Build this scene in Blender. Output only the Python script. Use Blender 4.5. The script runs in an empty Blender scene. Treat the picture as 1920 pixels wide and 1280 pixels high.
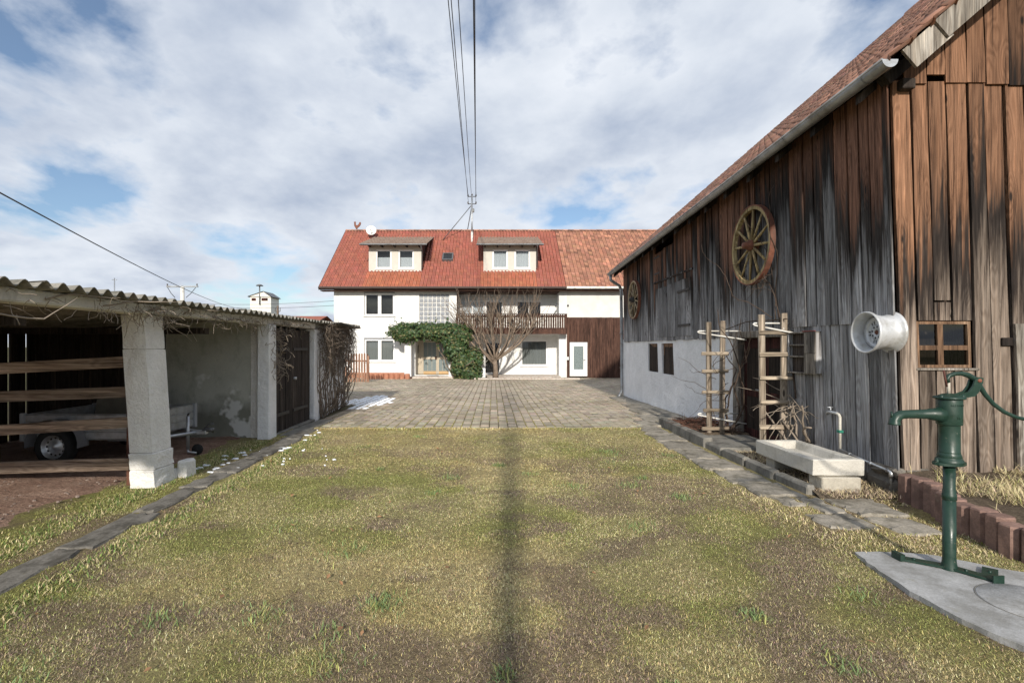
import bpy, math, random
import numpy as np
from mathutils import Vector, Matrix, Euler

random.seed(7)
rng = np.random.default_rng(11)
R = math.radians
scn = bpy.context.scene
col = scn.collection

# ------------------------------------------------------------------ camera
EYE = 1.65
cam_d = bpy.data.cameras.new('camera')
cam_d.sensor_width = 36.0
cam_d.lens = 18.0
cam_d.shift_x = 35 / 1920
cam_d.shift_y = 10 / 1920
cam_d.clip_start = 0.05
cam_d.clip_end = 3000
cam = bpy.data.objects.new('camera', cam_d)
cam.location = (0, 0, EYE)
cam.rotation_euler = (R(90), 0, 0)
col.objects.link(cam)
scn.camera = cam

# ------------------------------------------------------------------ sky, sun, exposure
SUN_EL = R(24)
SUN_AZ = R(180 + 2.0)          # clockwise from +Y: the sun stands behind the camera, a touch to the left
world = bpy.data.worlds.new('World')
scn.world = world
world.use_nodes = True
wn = world.node_tree
wn.nodes.clear()

def wnode(t, **kw):
    n = wn.nodes.new(t)
    for k, v in kw.items():
        setattr(n, k, v)
    return n
def wlink(a, b):
    wn.links.new(a, b)
def wmath(op, a, b=None):
    n = wnode('ShaderNodeMath', operation=op)
    for i, s in enumerate((a, b)):
        if s is None: continue
        if isinstance(s, (int, float)): n.inputs[i].default_value = s
        else: wlink(s, n.inputs[i])
    return n.outputs[0]

tc = wnode('ShaderNodeTexCoord')
sky = wnode('ShaderNodeTexSky', sky_type='NISHITA')
sky.sun_disc = False
sky.sun_elevation = SUN_EL
sky.sun_rotation = SUN_AZ
sky.altitude = 400
sky.air_density = 1.1
sky.dust_density = 0.6
sky.ozone_density = 3.0
bg_sky = wnode('ShaderNodeBackground')
bg_sky.inputs[1].default_value = 0.08
wlink(sky.outputs[0], bg_sky.inputs[0])
sep = wnode('ShaderNodeSeparateXYZ')
wlink(tc.outputs['Generated'], sep.inputs[0])
zz = wmath('ADD', wmath('MAXIMUM', sep.outputs[2], 0.0), 0.24)
px = wmath('DIVIDE', sep.outputs[0], zz)
py = wmath('DIVIDE', sep.outputs[1], zz)
cmb = wnode('ShaderNodeCombineXYZ')
wlink(px, cmb.inputs[0]); wlink(py, cmb.inputs[1])
cmap = wnode('ShaderNodeMapping')
cmap.inputs['Location'].default_value = (8.8, 22.1, 0)
cmap.inputs['Rotation'].default_value = (0, 0, R(20))
cmap.inputs['Scale'].default_value = (1.15, 1.0, 1)
wlink(cmb.outputs[0], cmap.inputs[0])
cn = wnode('ShaderNodeTexNoise')
cn.inputs['Scale'].default_value = 1.55
cn.inputs['Detail'].default_value = 11
cn.inputs['Roughness'].default_value = 0.55
cn.inputs['Distortion'].default_value = 0.15
wlink(cmap.outputs[0], cn.inputs['Vector'])
cr = wnode('ShaderNodeValToRGB')                  # how much cloud stands in each direction
cr.color_ramp.elements[0].position = 0.385
cr.color_ramp.elements[0].color = (0.06, 0.06, 0.06, 1)
cr.color_ramp.elements[1].position = 0.50
cr.color_ramp.elements[1].color = (1, 1, 1, 1)
wlink(cn.outputs[0], cr.inputs[0])
cr2 = wnode('ShaderNodeValToRGB')                 # thin cloud is white, thick cloud greyer
e = cr2.color_ramp.elements
e[0].position = 0.40; e[0].color = (0.74, 0.77, 0.82, 1)
e[1].position = 0.66; e[1].color = (0.37, 0.43, 0.54, 1)
q = e.new(0.52); q.color = (0.60, 0.645, 0.715, 1)
cn2 = wnode('ShaderNodeTexNoise')
cn2.inputs['Scale'].default_value = 1.9
cn2.inputs['Detail'].default_value = 8
cn2.inputs['Roughness'].default_value = 0.55
wlink(cmap.outputs[0], cn2.inputs['Vector'])
wlink(wmath('ADD', wmath('MULTIPLY', cn.outputs[0], 0.55), wmath('MULTIPLY', cn2.outputs[0], 0.50)), cr2.inputs[0])
bg_cl = wnode('ShaderNodeBackground')
bg_cl.inputs[1].default_value = 0.80
wlink(cr2.outputs[0], bg_cl.inputs[0])
wmix = wnode('ShaderNodeMixShader')
wlink(cr.outputs[0], wmix.inputs[0])
wlink(bg_sky.outputs[0], wmix.inputs[1])
wlink(bg_cl.outputs[0], wmix.inputs[2])
wout = wnode('ShaderNodeOutputWorld')
wlink(wmix.outputs[0], wout.inputs[0])

sun_d = bpy.data.lights.new('sun', 'SUN')
sun_d.energy = 3.0
sun_d.angle = R(1.8)
sun_d.color = (1.0, 0.93, 0.83)
sun = bpy.data.objects.new('sun', sun_d)
sdir = Vector((math.sin(SUN_AZ) * math.cos(SUN_EL), math.cos(SUN_AZ) * math.cos(SUN_EL), math.sin(SUN_EL)))
sun.rotation_euler = sdir.to_track_quat('Z', 'Y').to_euler()
sun.location = (0, -20, 30)
col.objects.link(sun)

vs = scn.view_settings
vs.view_transform = 'Standard'
vs.look = 'None'
vs.exposure = 0.62
vs.gamma = 1.0
vs.use_curve_mapping = False
scn.cycles.use_denoising = True
scn.cycles.max_bounces = 6
scn.cycles.transparent_max_bounces = 8

# ------------------------------------------------------------------ mesh helpers
def g(y):
    """height of the yard floor: level by the camera, falling gently towards the house"""
    return 0.0 if y < 10.2 else -0.0105 * (min(y, 31.0) - 10.2)

class MB:
    def __init__(s):
        s.v = []; s.f = []; s.sm = []
    def add(s, vs_, fs, smooth=False):
        o = len(s.v)
        s.v += [tuple(p) for p in vs_]
        s.f += [tuple(i + o for i in f) for f in fs]
        s.sm += [smooth] * len(fs)
        return s
    def box(s, x0, x1, y0, y1, z0, z1, M=None):
        vs_ = [(x, y, z) for z in (z0, z1) for y in (y0, y1) for x in (x0, x1)]
        if M is not None: vs_ = [M @ Vector(p) for p in vs_]
        return s.add(vs_, [(0, 2, 3, 1), (4, 5, 7, 6), (0, 1, 5, 4), (2, 6, 7, 3), (0, 4, 6, 2), (1, 3, 7, 5)])
    def cbox(s, x0, x1, y0, y1, z0, z1, b=0.01, M=None, jit=0.0):
        """box with chamfered edges"""
        cx, cy, cz = (x0 + x1) / 2, (y0 + y1) / 2, (z0 + z1) / 2
        h = ((x1 - x0) / 2, (y1 - y0) / 2, (z1 - z0) / 2)
        b = min(b, *[q * 0.45 for q in h])
        vs_ = []; idx = {}
        for sx in (-1, 1):
            for sy in (-1, 1):
                for sz in (-1, 1):
                    for a in range(3):
                        p = [sx * (h[0] - b), sy * (h[1] - b), sz * (h[2] - b)]
                        p[a] += (sx, sy, sz)[a] * b
                        idx[(sx, sy, sz, a)] = len(vs_)
                        q = Vector((cx + p[0], cy + p[1], cz + p[2]))
                        if jit: q += Vector((random.uniform(-jit, jit), random.uniform(-jit, jit), random.uniform(-jit, jit)))
                        vs_.append(M @ q if M is not None else q)
        fs = []
        for a in range(3):
            b1, c1 = (a + 1) % 3, (a + 2) % 3
            for sa in (-1, 1):
                q = []
                for sb, sc in ((-1, -1), (1, -1), (1, 1), (-1, 1)):
                    k = [0, 0, 0]; k[a] = sa; k[b1] = sb; k[c1] = sc
                    q.append(idx[(k[0], k[1], k[2], a)])
                fs.append(tuple(q if sa > 0 else q[::-1]))
        for a in range(3):          # edges along axis a
            b1, c1 = (a + 1) % 3, (a + 2) % 3
            for sb in (-1, 1):
                for sc in (-1, 1):
                    def K(sa, ax):
                        k = [0, 0, 0]; k[a] = sa; k[b1] = sb; k[c1] = sc
                        return idx[(k[0], k[1], k[2], ax)]
                    q = (K(-1, b1), K(1, b1), K(1, c1), K(-1, c1))
                    fs.append(q if sb * sc < 0 else q[::-1])
        for sx in (-1, 1):
            for sy in (-1, 1):
                for sz in (-1, 1):
                    q = tuple(idx[(sx, sy, sz, a)] for a in range(3))
                    fs.append(q if sx * sy * sz > 0 else q[::-1])
        return s.add(vs_, fs)
    def tube(s, pts, rad, n=6, cap=True, smooth=True, flat=1.0):
        pts = [Vector(p) for p in pts]
        if isinstance(rad, (int, float)): rad = [rad] * len(pts)
        vs_ = []; fs = []
        up = None
        for i, p in enumerate(pts):
            t = (pts[min(i + 1, len(pts) - 1)] - pts[max(i - 1, 0)])
            if t.length < 1e-9: t = Vector((0, 0, 1))
            t.normalize()
            if up is None:
                up = Vector((0, 0, 1)) if abs(t.z) < 0.9 else Vector((1, 0, 0))
            a = t.cross(up)
            if a.length < 1e-6: a = t.cross(Vector((1, 0.3, 0)))
            a.normalize()
            b = a.cross(t).normalized()
            up = b
            for k in range(n):
                an = 2 * math.pi * k / n
                vs_.append(p + a * (math.cos(an) * rad[i]) + b * (math.sin(an) * rad[i] * flat))
        for i in range(len(pts) - 1):
            for k in range(n):
                k2 = (k + 1) % n
                fs.append((i * n + k, i * n + k2, (i + 1) * n + k2, (i + 1) * n + k))
        if cap:
            fs.append(tuple(range(n - 1, -1, -1)))
            fs.append(tuple((len(pts) - 1) * n + k for k in range(n)))
        return s.add(vs_, fs, smooth)
    def lathe(s, prof, org=(0, 0, 0), axis='Z', n=20, smooth=True, a0=0, a1=2 * math.pi):
        """prof: (radius, distance along the axis)"""
        o = Vector(org); full = abs(a1 - a0 - 2 * math.pi) < 1e-6
        vs_ = []; fs = []
        m = n if full else n + 1
        for r_, h_ in prof:
            for k in range(m):
                an = a0 + (a1 - a0) * k / n
                c, d = r_ * math.cos(an), r_ * math.sin(an)
                if axis == 'Z': p = Vector((c, d, h_))
                elif axis == 'X': p = Vector((h_, c, d))
                else: p = Vector((d, h_, c))
                vs_.append(o + p)
        for i in range(len(prof) - 1):
            for k in range(n):
                k2 = (k + 1) % m if full else k + 1
                fs.append((i * m + k, i * m + k2, (i + 1) * m + k2, (i + 1) * m + k))
        return s.add(vs_, fs, smooth)
    def disc(s, org, r_, axis='Z', n=20, flip=False):
        o = Vector(org); vs_ = []
        for k in range(n):
            an = 2 * math.pi * k / n
            c, d = r_ * math.cos(an), r_ * math.sin(an)
            vs_.append(o + (Vector((c, d, 0)) if axis == 'Z' else Vector((0, c, d)) if axis == 'X' else Vector((d, 0, c))))
        return s.add(vs_, [tuple(range(n))[::-1] if flip else tuple(range(n))])
    def quad(s, a, b, c, d):
        return s.add([a, b, c, d], [(0, 1, 2, 3)])
    def poly_prism(s, pts, z0, z1):
        n = len(pts)
        vs_ = [(x, y, z0) for x, y in pts] + [(x, y, z1) for x, y in pts]
        fs = [tuple(range(n))[::-1], tuple(range(n, 2 * n))] + [(i, (i + 1) % n, n + (i + 1) % n, n + i) for i in range(n)]
        return s.add(vs_, fs)
    def mesh(s, name, mat=None):
        me = bpy.data.meshes.new(name)
        me.from_pydata(s.v, [], s.f)
        if any(s.sm): me.polygons.foreach_set('use_smooth', s.sm)
        if mat: me.materials.append(M_[mat])
        me.update()
        return me
    def build(s, name, mat, parent=None, fix=True):
        me = s.mesh(name, mat)
        if fix:
            import bmesh
            bm = bmesh.new(); bm.from_mesh(me)
            bmesh.ops.recalc_face_normals(bm, faces=bm.faces)
            bm.to_mesh(me); bm.free()
        return obj(name, me, parent)

def obj(name, me, parent=None):
    o = bpy.data.objects.new(name, me)
    col.objects.link(o)
    if parent is not None:
        o.parent = parent
        o.matrix_parent_inverse = parent.matrix_basis.inverted()
    return o
def tag(o, label=None, cat=None, group=None, kind=None):
    if label: o['label'] = label
    if cat: o['category'] = cat
    if group: o['group'] = group
    if kind: o['kind'] = kind
    return o
def thing(name, loc, label, cat, group=None):
    e = bpy.data.objects.new(name, None)
    e.empty_display_size = 0.2
    e.location = loc
    col.objects.link(e)
    return tag(e, label, cat, group)
def sub(name, parent):
    e = bpy.data.objects.new(name, None)
    e.empty_display_size = 0.1
    col.objects.link(e)
    e.parent = parent
    e.matrix_parent_inverse = parent.matrix_basis.inverted()
    return e
def structure(o):
    o['kind'] = 'structure'; return o

def np_mesh(name, V, F, mat, cols=None, smooth=False):
    """V (n,3) array, F (m,k) array of equal-sized faces, cols (n,3) vertex colours"""
    V = np.asarray(V, dtype=np.float32); F = np.asarray(F, dtype=np.int32)
    me = bpy.data.meshes.new(name)
    m, k = F.shape
    me.vertices.add(len(V)); me.vertices.foreach_set('co', V.ravel())
    me.loops.add(m * k); me.loops.foreach_set('vertex_index', F.ravel())
    me.polygons.add(m)
    me.polygons.foreach_set('loop_start', np.arange(0, m * k, k, dtype=np.int32))
    me.polygons.foreach_set('loop_total', np.full(m, k, dtype=np.int32))
    if smooth: me.polygons.foreach_set('use_smooth', np.ones(m, dtype=bool))
    if cols is not None:
        a = me.color_attributes.new('col', 'FLOAT_COLOR', 'POINT')
        c4 = np.ones((len(V), 4), dtype=np.float32); c4[:, :3] = cols
        a.data.foreach_set('color', c4.ravel())
    me.materials.append(M_[mat])
    me.update(calc_edges=True)
    me.validate()
    return me
def stamp(bv, bf, mats, cols=None):
    """copies of one small shape (bv, bf) under many 4x4 matrices -> V, F, per-vertex colours"""
    bv = np.asarray(bv, dtype=np.float64); bf = np.asarray(bf)
    mats = np.asarray(mats)
    n, k = len(mats), len(bv)
    V = np.einsum('nij,kj->nki', mats[:, :3, :3], bv) + mats[:, None, :3, 3]
    F = (bf[None] + (np.arange(n) * k)[:, None, None]).reshape(-1, bf.shape[1])
    C = None if cols is None else np.repeat(np.asarray(cols), k, axis=0)
    return V.reshape(-1, 3), F, C

_tab = np.random.default_rng(5).random((256, 256))
def vnoise(x, y):
    x = np.asarray(x, float); y = np.asarray(y, float)
    xi = np.floor(x).astype(int); yi = np.floor(y).astype(int)
    fx = x - xi; fy = y - yi
    fx = fx * fx * (3 - 2 * fx); fy = fy * fy * (3 - 2 * fy)
    def t(a, b): return _tab[a % 256, b % 256]
    return (t(xi, yi) * (1 - fx) + t(xi + 1, yi) * fx) * (1 - fy) + (t(xi, yi + 1) * (1 - fx) + t(xi + 1, yi + 1) * fx) * fy
def fbm(x, y, o=4):
    s = 0; a = 0.5; n = 0
    for i in range(o):
        s = s + a * vnoise(x * 2 ** i + 17 * i, y * 2 ** i + 31 * i); n += a; a *= 0.5
    return s / n

# ------------------------------------------------------------------ material helpers
M_ = {}
class NT:
    def __init__(s, name, rough=0.8, spec=0.3):
        m = bpy.data.materials.new(name); m.use_nodes = True
        s.m = m; s.t = m.node_tree
        s.b = s.t.nodes['Principled BSDF']; s.out = s.t.nodes['Material Output']
        s.b.inputs['Roughness'].default_value = rough
        s.b.inputs['Specular IOR Level'].default_value = spec
        M_[name] = m
        s._co = None
    def node(s, t, **kw):
        n = s.t.nodes.new(t)
        for k, v in kw.items(): setattr(n, k, v)
        return n
    def put(s, v, sock):
        if isinstance(v, bpy.types.NodeSocket): s.t.links.new(v, sock)
        elif isinstance(v, (tuple, list)):
            sock.default_value = tuple(v) + (1,) if len(v) == 3 and len(sock.default_value) == 4 else tuple(v)
        else: sock.default_value = v
    def co(s, kind='Object'):
        if s._co is None: s._co = s.node('ShaderNodeTexCoord')
        return s._co.outputs[kind]
    def pos(s): return s.node('ShaderNodeNewGeometry').outputs['Position']
    def rand(s): return s.node('ShaderNodeObjectInfo').outputs['Random']
    def attr(s): return s.node('ShaderNodeAttribute', attribute_name='col').outputs['Color']
    def map(s, v, sc=(1, 1, 1), loc=(0, 0, 0), rot=(0, 0, 0)):
        n = s.node('ShaderNodeMapping')
        s.put(v, n.inputs['Vector']); s.put(loc, n.inputs['Location']); s.put(rot, n.inputs['Rotation']); s.put(sc, n.inputs['Scale'])
        return n.outputs[0]
    def vadd(s, a, b, op='ADD'):
        n = s.node('ShaderNodeVectorMath', operation=op); s.put(a, n.inputs[0]); s.put(b, n.inputs[1]); return n.outputs[0]
    def noise(s, v, scale, detail=4, rough=0.55, dist=0.0):
        n = s.node('ShaderNodeTexNoise')
        s.put(v, n.inputs['Vector']); n.inputs['Scale'].default_value = scale; n.inputs['Detail'].default_value = detail
        n.inputs['Roughness'].default_value = rough; n.inputs['Distortion'].default_value = dist
        return n.outputs[0]
    def voro(s, v, scale, feat='F1', out='Distance'):
        n = s.node('ShaderNodeTexVoronoi', feature=feat); s.put(v, n.inputs['Vector']); n.inputs['Scale'].default_value = scale
        return n.outputs[out]
    def ramp(s, f, stops):
        n = s.node('ShaderNodeValToRGB'); e = n.color_ramp.elements
        while len(e) < len(stops): e.new(0.5)
        for i, (p, c) in enumerate(stops):
            e[i].position = p
            if isinstance(c, (int, float)): c = (c, c, c)
            e[i].color = tuple(c) + (1,)
        s.put(f, n.inputs[0]); return n.outputs[0]
    def mix(s, f, a, b, mode='MIX'):
        n = s.node('ShaderNodeMix', data_type='RGBA', blend_type=mode)
        s.put(f, n.inputs[0]); s.put(a, n.inputs[6]); s.put(b, n.inputs[7]); return n.outputs[2]
    def math(s, op, a, b=0.0, clamp=False):
        n = s.node('ShaderNodeMath', operation=op, use_clamp=clamp); s.put(a, n.inputs[0]); s.put(b, n.inputs[1]); return n.outputs[0]
    def sepz(s, v, i=2):
        n = s.node('ShaderNodeSeparateXYZ'); s.put(v, n.inputs[0]); return n.outputs[i]
    def bump(s, h, st=0.3, d=0.01):
        n = s.node('ShaderNodeBump'); n.inputs['Strength'].default_value = st; n.inputs['Distance'].default_value = d
        s.put(h, n.inputs['Height']); s.t.links.new(n.outputs[0], s.b.inputs['Normal']); return n
    def color(s, c): s.put(c, s.b.inputs['Base Color'])
    def roughness(s, c): s.put(c, s.b.inputs['Roughness'])

def simple(name, c, rough=0.7, spec=0.3, var=0.15, scale=8.0, bump=0.15, bscale=60.0, bd=0.004, metal=0.0, dirt=None, dscale=2.5, byrand=0.0):
    """one painted or raw material: colour with uneven tone, optional dirt, fine relief"""
    n = NT(name, rough, spec)
    p = n.vadd(n.co(), n.rand()) if byrand else n.co()
    f = n.noise(p, scale, 5, 0.6)
    a = tuple(x * (1 - var) for x in c); b = tuple(min(1, x * (1 + var)) for x in c)
    cc = n.ramp(f, [(0.3, a), (0.7, b)])
    if dirt is not None:
        d = n.ramp(n.noise(p, dscale, 7, 0.68), [(0.48, 0.0), (0.68, 1.0)])
        cc = n.mix(d, cc, dirt)
    if byrand:
        h = n.ramp(n.rand(), [(0, 1 - byrand), (1, 1 + byrand)])
        cc = n.mix(1.0, cc, h, 'MULTIPLY')
    n.color(cc)
    n.b.inputs['Metallic'].default_value = metal
    if bump: n.bump(n.noise(p, bscale, 4, 0.6), bump, bd)
    return n
# ------------------------------------------------------------------ materials
def wood(name, grey, black, brown, z_hi=None, width=0.55, streak=0.8, gloss=0.85, axis=2, tone=0.22, knots=True, spread=0.9):
    """weathered boards: raw brown where the eaves keep the rain off, then blackened, then silver grey"""
    n = NT(name, gloss, 0.2)
    rnd = n.rand()
    off = n.node('ShaderNodeCombineXYZ')
    n.put(n.math('MULTIPLY', rnd, 37.0), off.inputs[0]); n.put(n.math('MULTIPLY', rnd, 91.0), off.inputs[1]); n.put(n.math('MULTIPLY', rnd, 53.0), off.inputs[2])
    p = n.vadd(n.co(), off.outputs[0])
    sc = [24, 24, 24]; sc[axis] = 0.7
    grain = n.noise(n.map(p, tuple(sc)), 1.0, 9, 0.78, 0.4)
    sc2 = [5.0, 5.0, 5.0]; sc2[axis] = 0.45
    big = n.noise(n.map(p, tuple(sc2)), 1.0, 3, 0.5, 0.4)
    sk = [4.6, 4.6, 4.6]; sk[axis] = 1.5
    kd = n.voro(n.map(p, tuple(sk)), 1.0)
    swirl = n.ramp(kd, [(0.05, 1.0), (0.42, 0.0)])
    ring = n.math('SINE', n.math('ADD', n.math('MULTIPLY', big, 70.0), n.math('MULTIPLY', swirl, 16.0 if knots else 0.0)))
    ringf = n.math('MULTIPLY_ADD', ring, 0.5); ringf.node.inputs[2].default_value = 0.5
    sc3 = [2.6, 2.6, 2.6]; sc3[axis] = 0.55
    blot = n.noise(n.map(p, tuple(sc3)), 1.0, 5, 0.6)
    if z_hi is not None:
        z = n.sepz(n.co())
        sc4 = [14, 14, 14]; sc4[axis] = 0.5
        st = n.noise(n.map(p, tuple(sc4)), 1.0, 6, 0.65)
        t = n.math('ADD', z, n.math('MULTIPLY', n.math('SUBTRACT', st, 0.5), streak * 2.4))
        t = n.math('ADD', t, n.math('MULTIPLY', n.math('SUBTRACT', rnd, 0.5), spread))
        wv = n.math('MULTIPLY_ADD', n.math('FRACT', n.math('MULTIPLY', rnd, 17.3)), 1.9); wv.node.inputs[2].default_value = 1.1
        t = n.math('ADD', n.math('DIVIDE', n.math('SUBTRACT', t, z_hi - .35), wv), 0.62)
        base = n.ramp(t, [(0.14, grey), (0.38, tuple(a * .45 + b * .55 for a, b in zip(grey, black))), (0.52, black), (0.66, black), (0.88, brown), (1.0, tuple(min(1, c * 1.25) for c in brown))])
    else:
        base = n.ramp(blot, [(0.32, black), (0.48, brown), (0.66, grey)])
    c = n.mix(n.ramp(grain, [(0.38, 0.95), (0.49, 0.0)]), base, n.mix(1.0, base, (0.20, 0.18, 0.17), 'MULTIPLY'))
    c = n.mix(n.math('MULTIPLY', ringf, 0.5), c, n.mix(1.0, c, (0.45, 0.40, 0.36), 'MULTIPLY'))
    c = n.mix(n.ramp(grain, [(0.53, 0.0), (0.64, 0.9)]), c, n.mix(1.0, c, (1.8, 1.75, 1.7), 'MULTIPLY'))
    if knots:
        c = n.mix(n.ramp(kd, [(0.055, 0.95), (0.10, 0.0)]), c, tuple(x * 0.5 for x in black))
    h = n.ramp(rnd, [(0, 1 - tone), (0.5, 1.0), (1, 1 + tone)])
    c = n.mix(1.0, c, h, 'MULTIPLY')
    n.color(c)
    n.bump(n.mix(0.3, grain, ringf), 0.7, 0.006)
    return n

wood('barn_side_wood', (0.33, 0.33, 0.335), (0.036, 0.031, 0.028), (0.125, 0.064, 0.042), 3.70, streak=1.1, tone=0.5, spread=1.4)  # grey kept cool: the bluish shade on this wall is put into the colour
wood('barn_gable_wood', (0.225, 0.180, 0.145), (0.026, 0.020, 0.017), (0.150, 0.080, 0.047), 3.55, streak=1.4, tone=0.45, spread=2.2)  # warmer grey, with the sunlight on the gable put into the colour
wood('grey_wood', (0.40, 0.37, 0.33), (0.11, 0.10, 0.09), (0.26, 0.235, 0.20), None)
wood('ladder_wood', (0.42, 0.36, 0.29), (0.15, 0.12, 0.095), (0.30, 0.25, 0.195), None)
wood('rung_wood', (0.45, 0.385, 0.30), (0.17, 0.14, 0.105), (0.33, 0.275, 0.21), None, axis=0)
wood('pen_wood', (0.42, 0.34, 0.27), (0.17, 0.125, 0.095), (0.30, 0.23, 0.175), None, axis=0)
wood('dark_door_wood', (0.085, 0.07, 0.06), (0.022, 0.018, 0.016), (0.045, 0.036, 0.031), None, knots=False)
wood('stained_wood', (0.125, 0.066, 0.048), (0.052, 0.028, 0.021), (0.088, 0.047, 0.035), None, tone=0.14, knots=False)
wood('maroon_wood', (0.085, 0.03, 0.025), (0.025, 0.011, 0.01), (0.05, 0.018, 0.015), None, tone=0.1, knots=False)
wood('picket_wood', (0.42, 0.26, 0.18), (0.17, 0.09, 0.06), (0.30, 0.165, 0.11), None, tone=0.15, knots=False)
wood('wheel_wood', (0.52, 0.42, 0.24), (0.20, 0.145, 0.075), (0.38, 0.29, 0.145), None, tone=0.2, knots=False)
wood('pale_wheel_wood', (0.52, 0.44, 0.30), (0.2, 0.15, 0.09), (0.36, 0.29, 0.19), None, tone=0.2, knots=False)
wood('old_frame_wood', (0.30, 0.20, 0.13), (0.10, 0.06, 0.04), (0.19, 0.115, 0.07), None, tone=0.1, knots=False)
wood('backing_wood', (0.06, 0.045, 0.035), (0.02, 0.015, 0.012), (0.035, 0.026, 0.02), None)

simple('house_plaster', (0.79, 0.79, 0.775), 0.9, 0.1, 0.03, 3, 0.25, 60, 0.006, dirt=(0.66, 0.65, 0.62), dscale=1.1)
simple('wing_plaster', (0.70, 0.69, 0.65), 0.9, 0.1, 0.08, 2.5, 0.35, 25, 0.012)
simple('dormer_plaster', (0.60, 0.57, 0.51), 0.9, 0.1, 0.05, 4, 0.12, 120, 0.003)
simple('plinth', (0.42, 0.19, 0.12), 0.85, 0.2, 0.2, 5, 0.2, 60, 0.004)

def rough_plaster(name, c, dark, green=None, amount=(0.52, 0.72), bscale=30, bst=0.8, bd=0.015, flake=None):
    n = NT(name, 0.92, 0.1)
    p = n.co()
    f = n.noise(p, 3.0, 6, 0.65)
    cc = n.ramp(f, [(0.3, tuple(x * 0.82 for x in c)), (0.7, c)])
    d = n.ramp(n.noise(n.map(p, (2.0, 2.0, 1.2)), 1.6, 9, 0.72), [(amount[0], 0.0), (amount[1], 1.0)])
    cc = n.mix(d, cc, dark)
    pit = n.voro(p, 46)
    cc = n.mix(n.ramp(pit, [(0.10, 0.55), (0.24, 0.0)]), cc, dark)
    z = n.sepz(p)
    if green is not None:
        gz = n.math('ADD', z, n.math('MULTIPLY', n.noise(p, 2.2, 6, 0.65), -0.9))
        cc = n.mix(n.ramp(gz, [(0.0, 0.75), (0.28, 0.0)]), cc, green)
    if flake is not None:
        fl = n.noise(n.map(p, (0.75, 0.75, 0.75), (3.3, 0, 1.7)), 1.5, 4, 0.55)
        zz_ = n.math('ADD', fl, n.math('MULTIPLY', z, -0.10))
        cc = n.mix(n.ramp(zz_, [(0.505, 0.0), (0.53, 1.0)]), cc, flake)
    n.color(cc)
    hgt = n.mix(0.5, n.noise(p, bscale, 5, 0.65), n.noise(p, bscale * 0.3, 4, 0.6))
    n.bump(hgt, bst, bd)
    return n
rough_plaster('barn_plaster', (0.90, 0.90, 0.90), (0.62, 0.60, 0.57), None, (0.66, 0.85), 16, 1.0, 0.05)
rough_plaster('pillar_stone', (0.88, 0.86, 0.82), (0.40, 0.375, 0.34), None, (0.60, 0.82), 26, 1.0, 0.05)
rough_plaster('shed_plaster', (0.54, 0.54, 0.48), (0.31, 0.315, 0.265), (0.16, 0.16, 0.125), (0.50, 0.7), 40, 0.5, 0.008, flake=(0.66, 0.66, 0.63))
rough_plaster('lintel_concrete', (0.72, 0.70, 0.65), (0.36, 0.345, 0.31), None, (0.52, 0.70), 30, 0.6, 0.01)
rough_plaster('trough_concrete', (0.62, 0.59, 0.525), (0.27, 0.255, 0.21), None, (0.50, 0.74), 34, 1.0, 0.02)
rough_plaster('block_concrete', (0.52, 0.48, 0.40), (0.24, 0.22, 0.18), None, (0.48, 0.72), 34, 1.0, 0.02)
rough_plaster('kerb_concrete', (0.27, 0.255, 0.225), (0.12, 0.115, 0.10), None, (0.46, 0.62), 30, 1.0, 0.012)
rough_plaster('field_stone', (0.22, 0.20, 0.17), (0.09, 0.08, 0.07), None, (0.45, 0.6), 14, 1.0, 0.03)

def slab_mat(name, c, dark, lichen, rs=0.12):
    n = NT(name, 0.88, 0.25)
    p = n.vadd(n.co(), n.rand())
    f = n.noise(p, 4.0, 8, 0.7)
    cc = n.ramp(f, [(0.38, dark), (0.54, c), (0.75, tuple(min(1, x * 1.25) for x in c))])
    cc = n.mix(n.ramp(n.noise(p, 55, 3, 0.7), [(0.35, 0.5), (0.6, 0.0)]), cc, dark)
    cc = n.mix(n.ramp(n.noise(p, 9, 6, 0.7), [(0.60, 0.0), (0.72, 0.7)]), cc, lichen)
    cc = n.mix(1.0, cc, n.ramp(n.rand(), [(0, 1 - rs), (1, 1 + rs)]), 'MULTIPLY')
    n.color(cc)
    n.bump(n.noise(p, 60, 5, 0.65), 0.5, 0.006)
slab_mat('flagstone', (0.36, 0.325, 0.27), (0.15, 0.135, 0.105), (0.15, 0.135, 0.075))
slab_mat('path_slab', (0.215, 0.20, 0.175), (0.085, 0.078, 0.065), (0.13, 0.12, 0.065))
slab_mat('well_slab', (0.42, 0.42, 0.415), (0.27, 0.265, 0.25), (0.30, 0.285, 0.24), 0.05)
slab_mat('palisade_stone', (0.255, 0.160, 0.128), (0.125, 0.08, 0.066), (0.20, 0.165, 0.125), 0.22)

def paver_mat():
    n = NT('paver', 0.72, 0.35)
    p = n.pos()
    cc = n.mix(1.0, n.attr(), n.ramp(n.noise(p, 30, 5, 0.7), [(0.3, 0.72), (0.7, 1.2)]), 'MULTIPLY')
    big = n.ramp(n.noise(p, 0.55, 6, 0.62), [(0.42, 0.0), (0.66, 0.75)])
    cc = n.mix(big, cc, n.mix(1.0, cc, (0.66, 0.64, 0.58), 'MULTIPLY'))
    moss = n.ramp(n.noise(p, 1.7, 6, 0.7), [(0.63, 0.0), (0.74, 0.7)])
    cc = n.mix(moss, cc, (0.13, 0.115, 0.065))
    n.color(cc)
    n.bump(n.noise(p, 90, 4, 0.6), 0.35, 0.004)
paver_mat()

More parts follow.
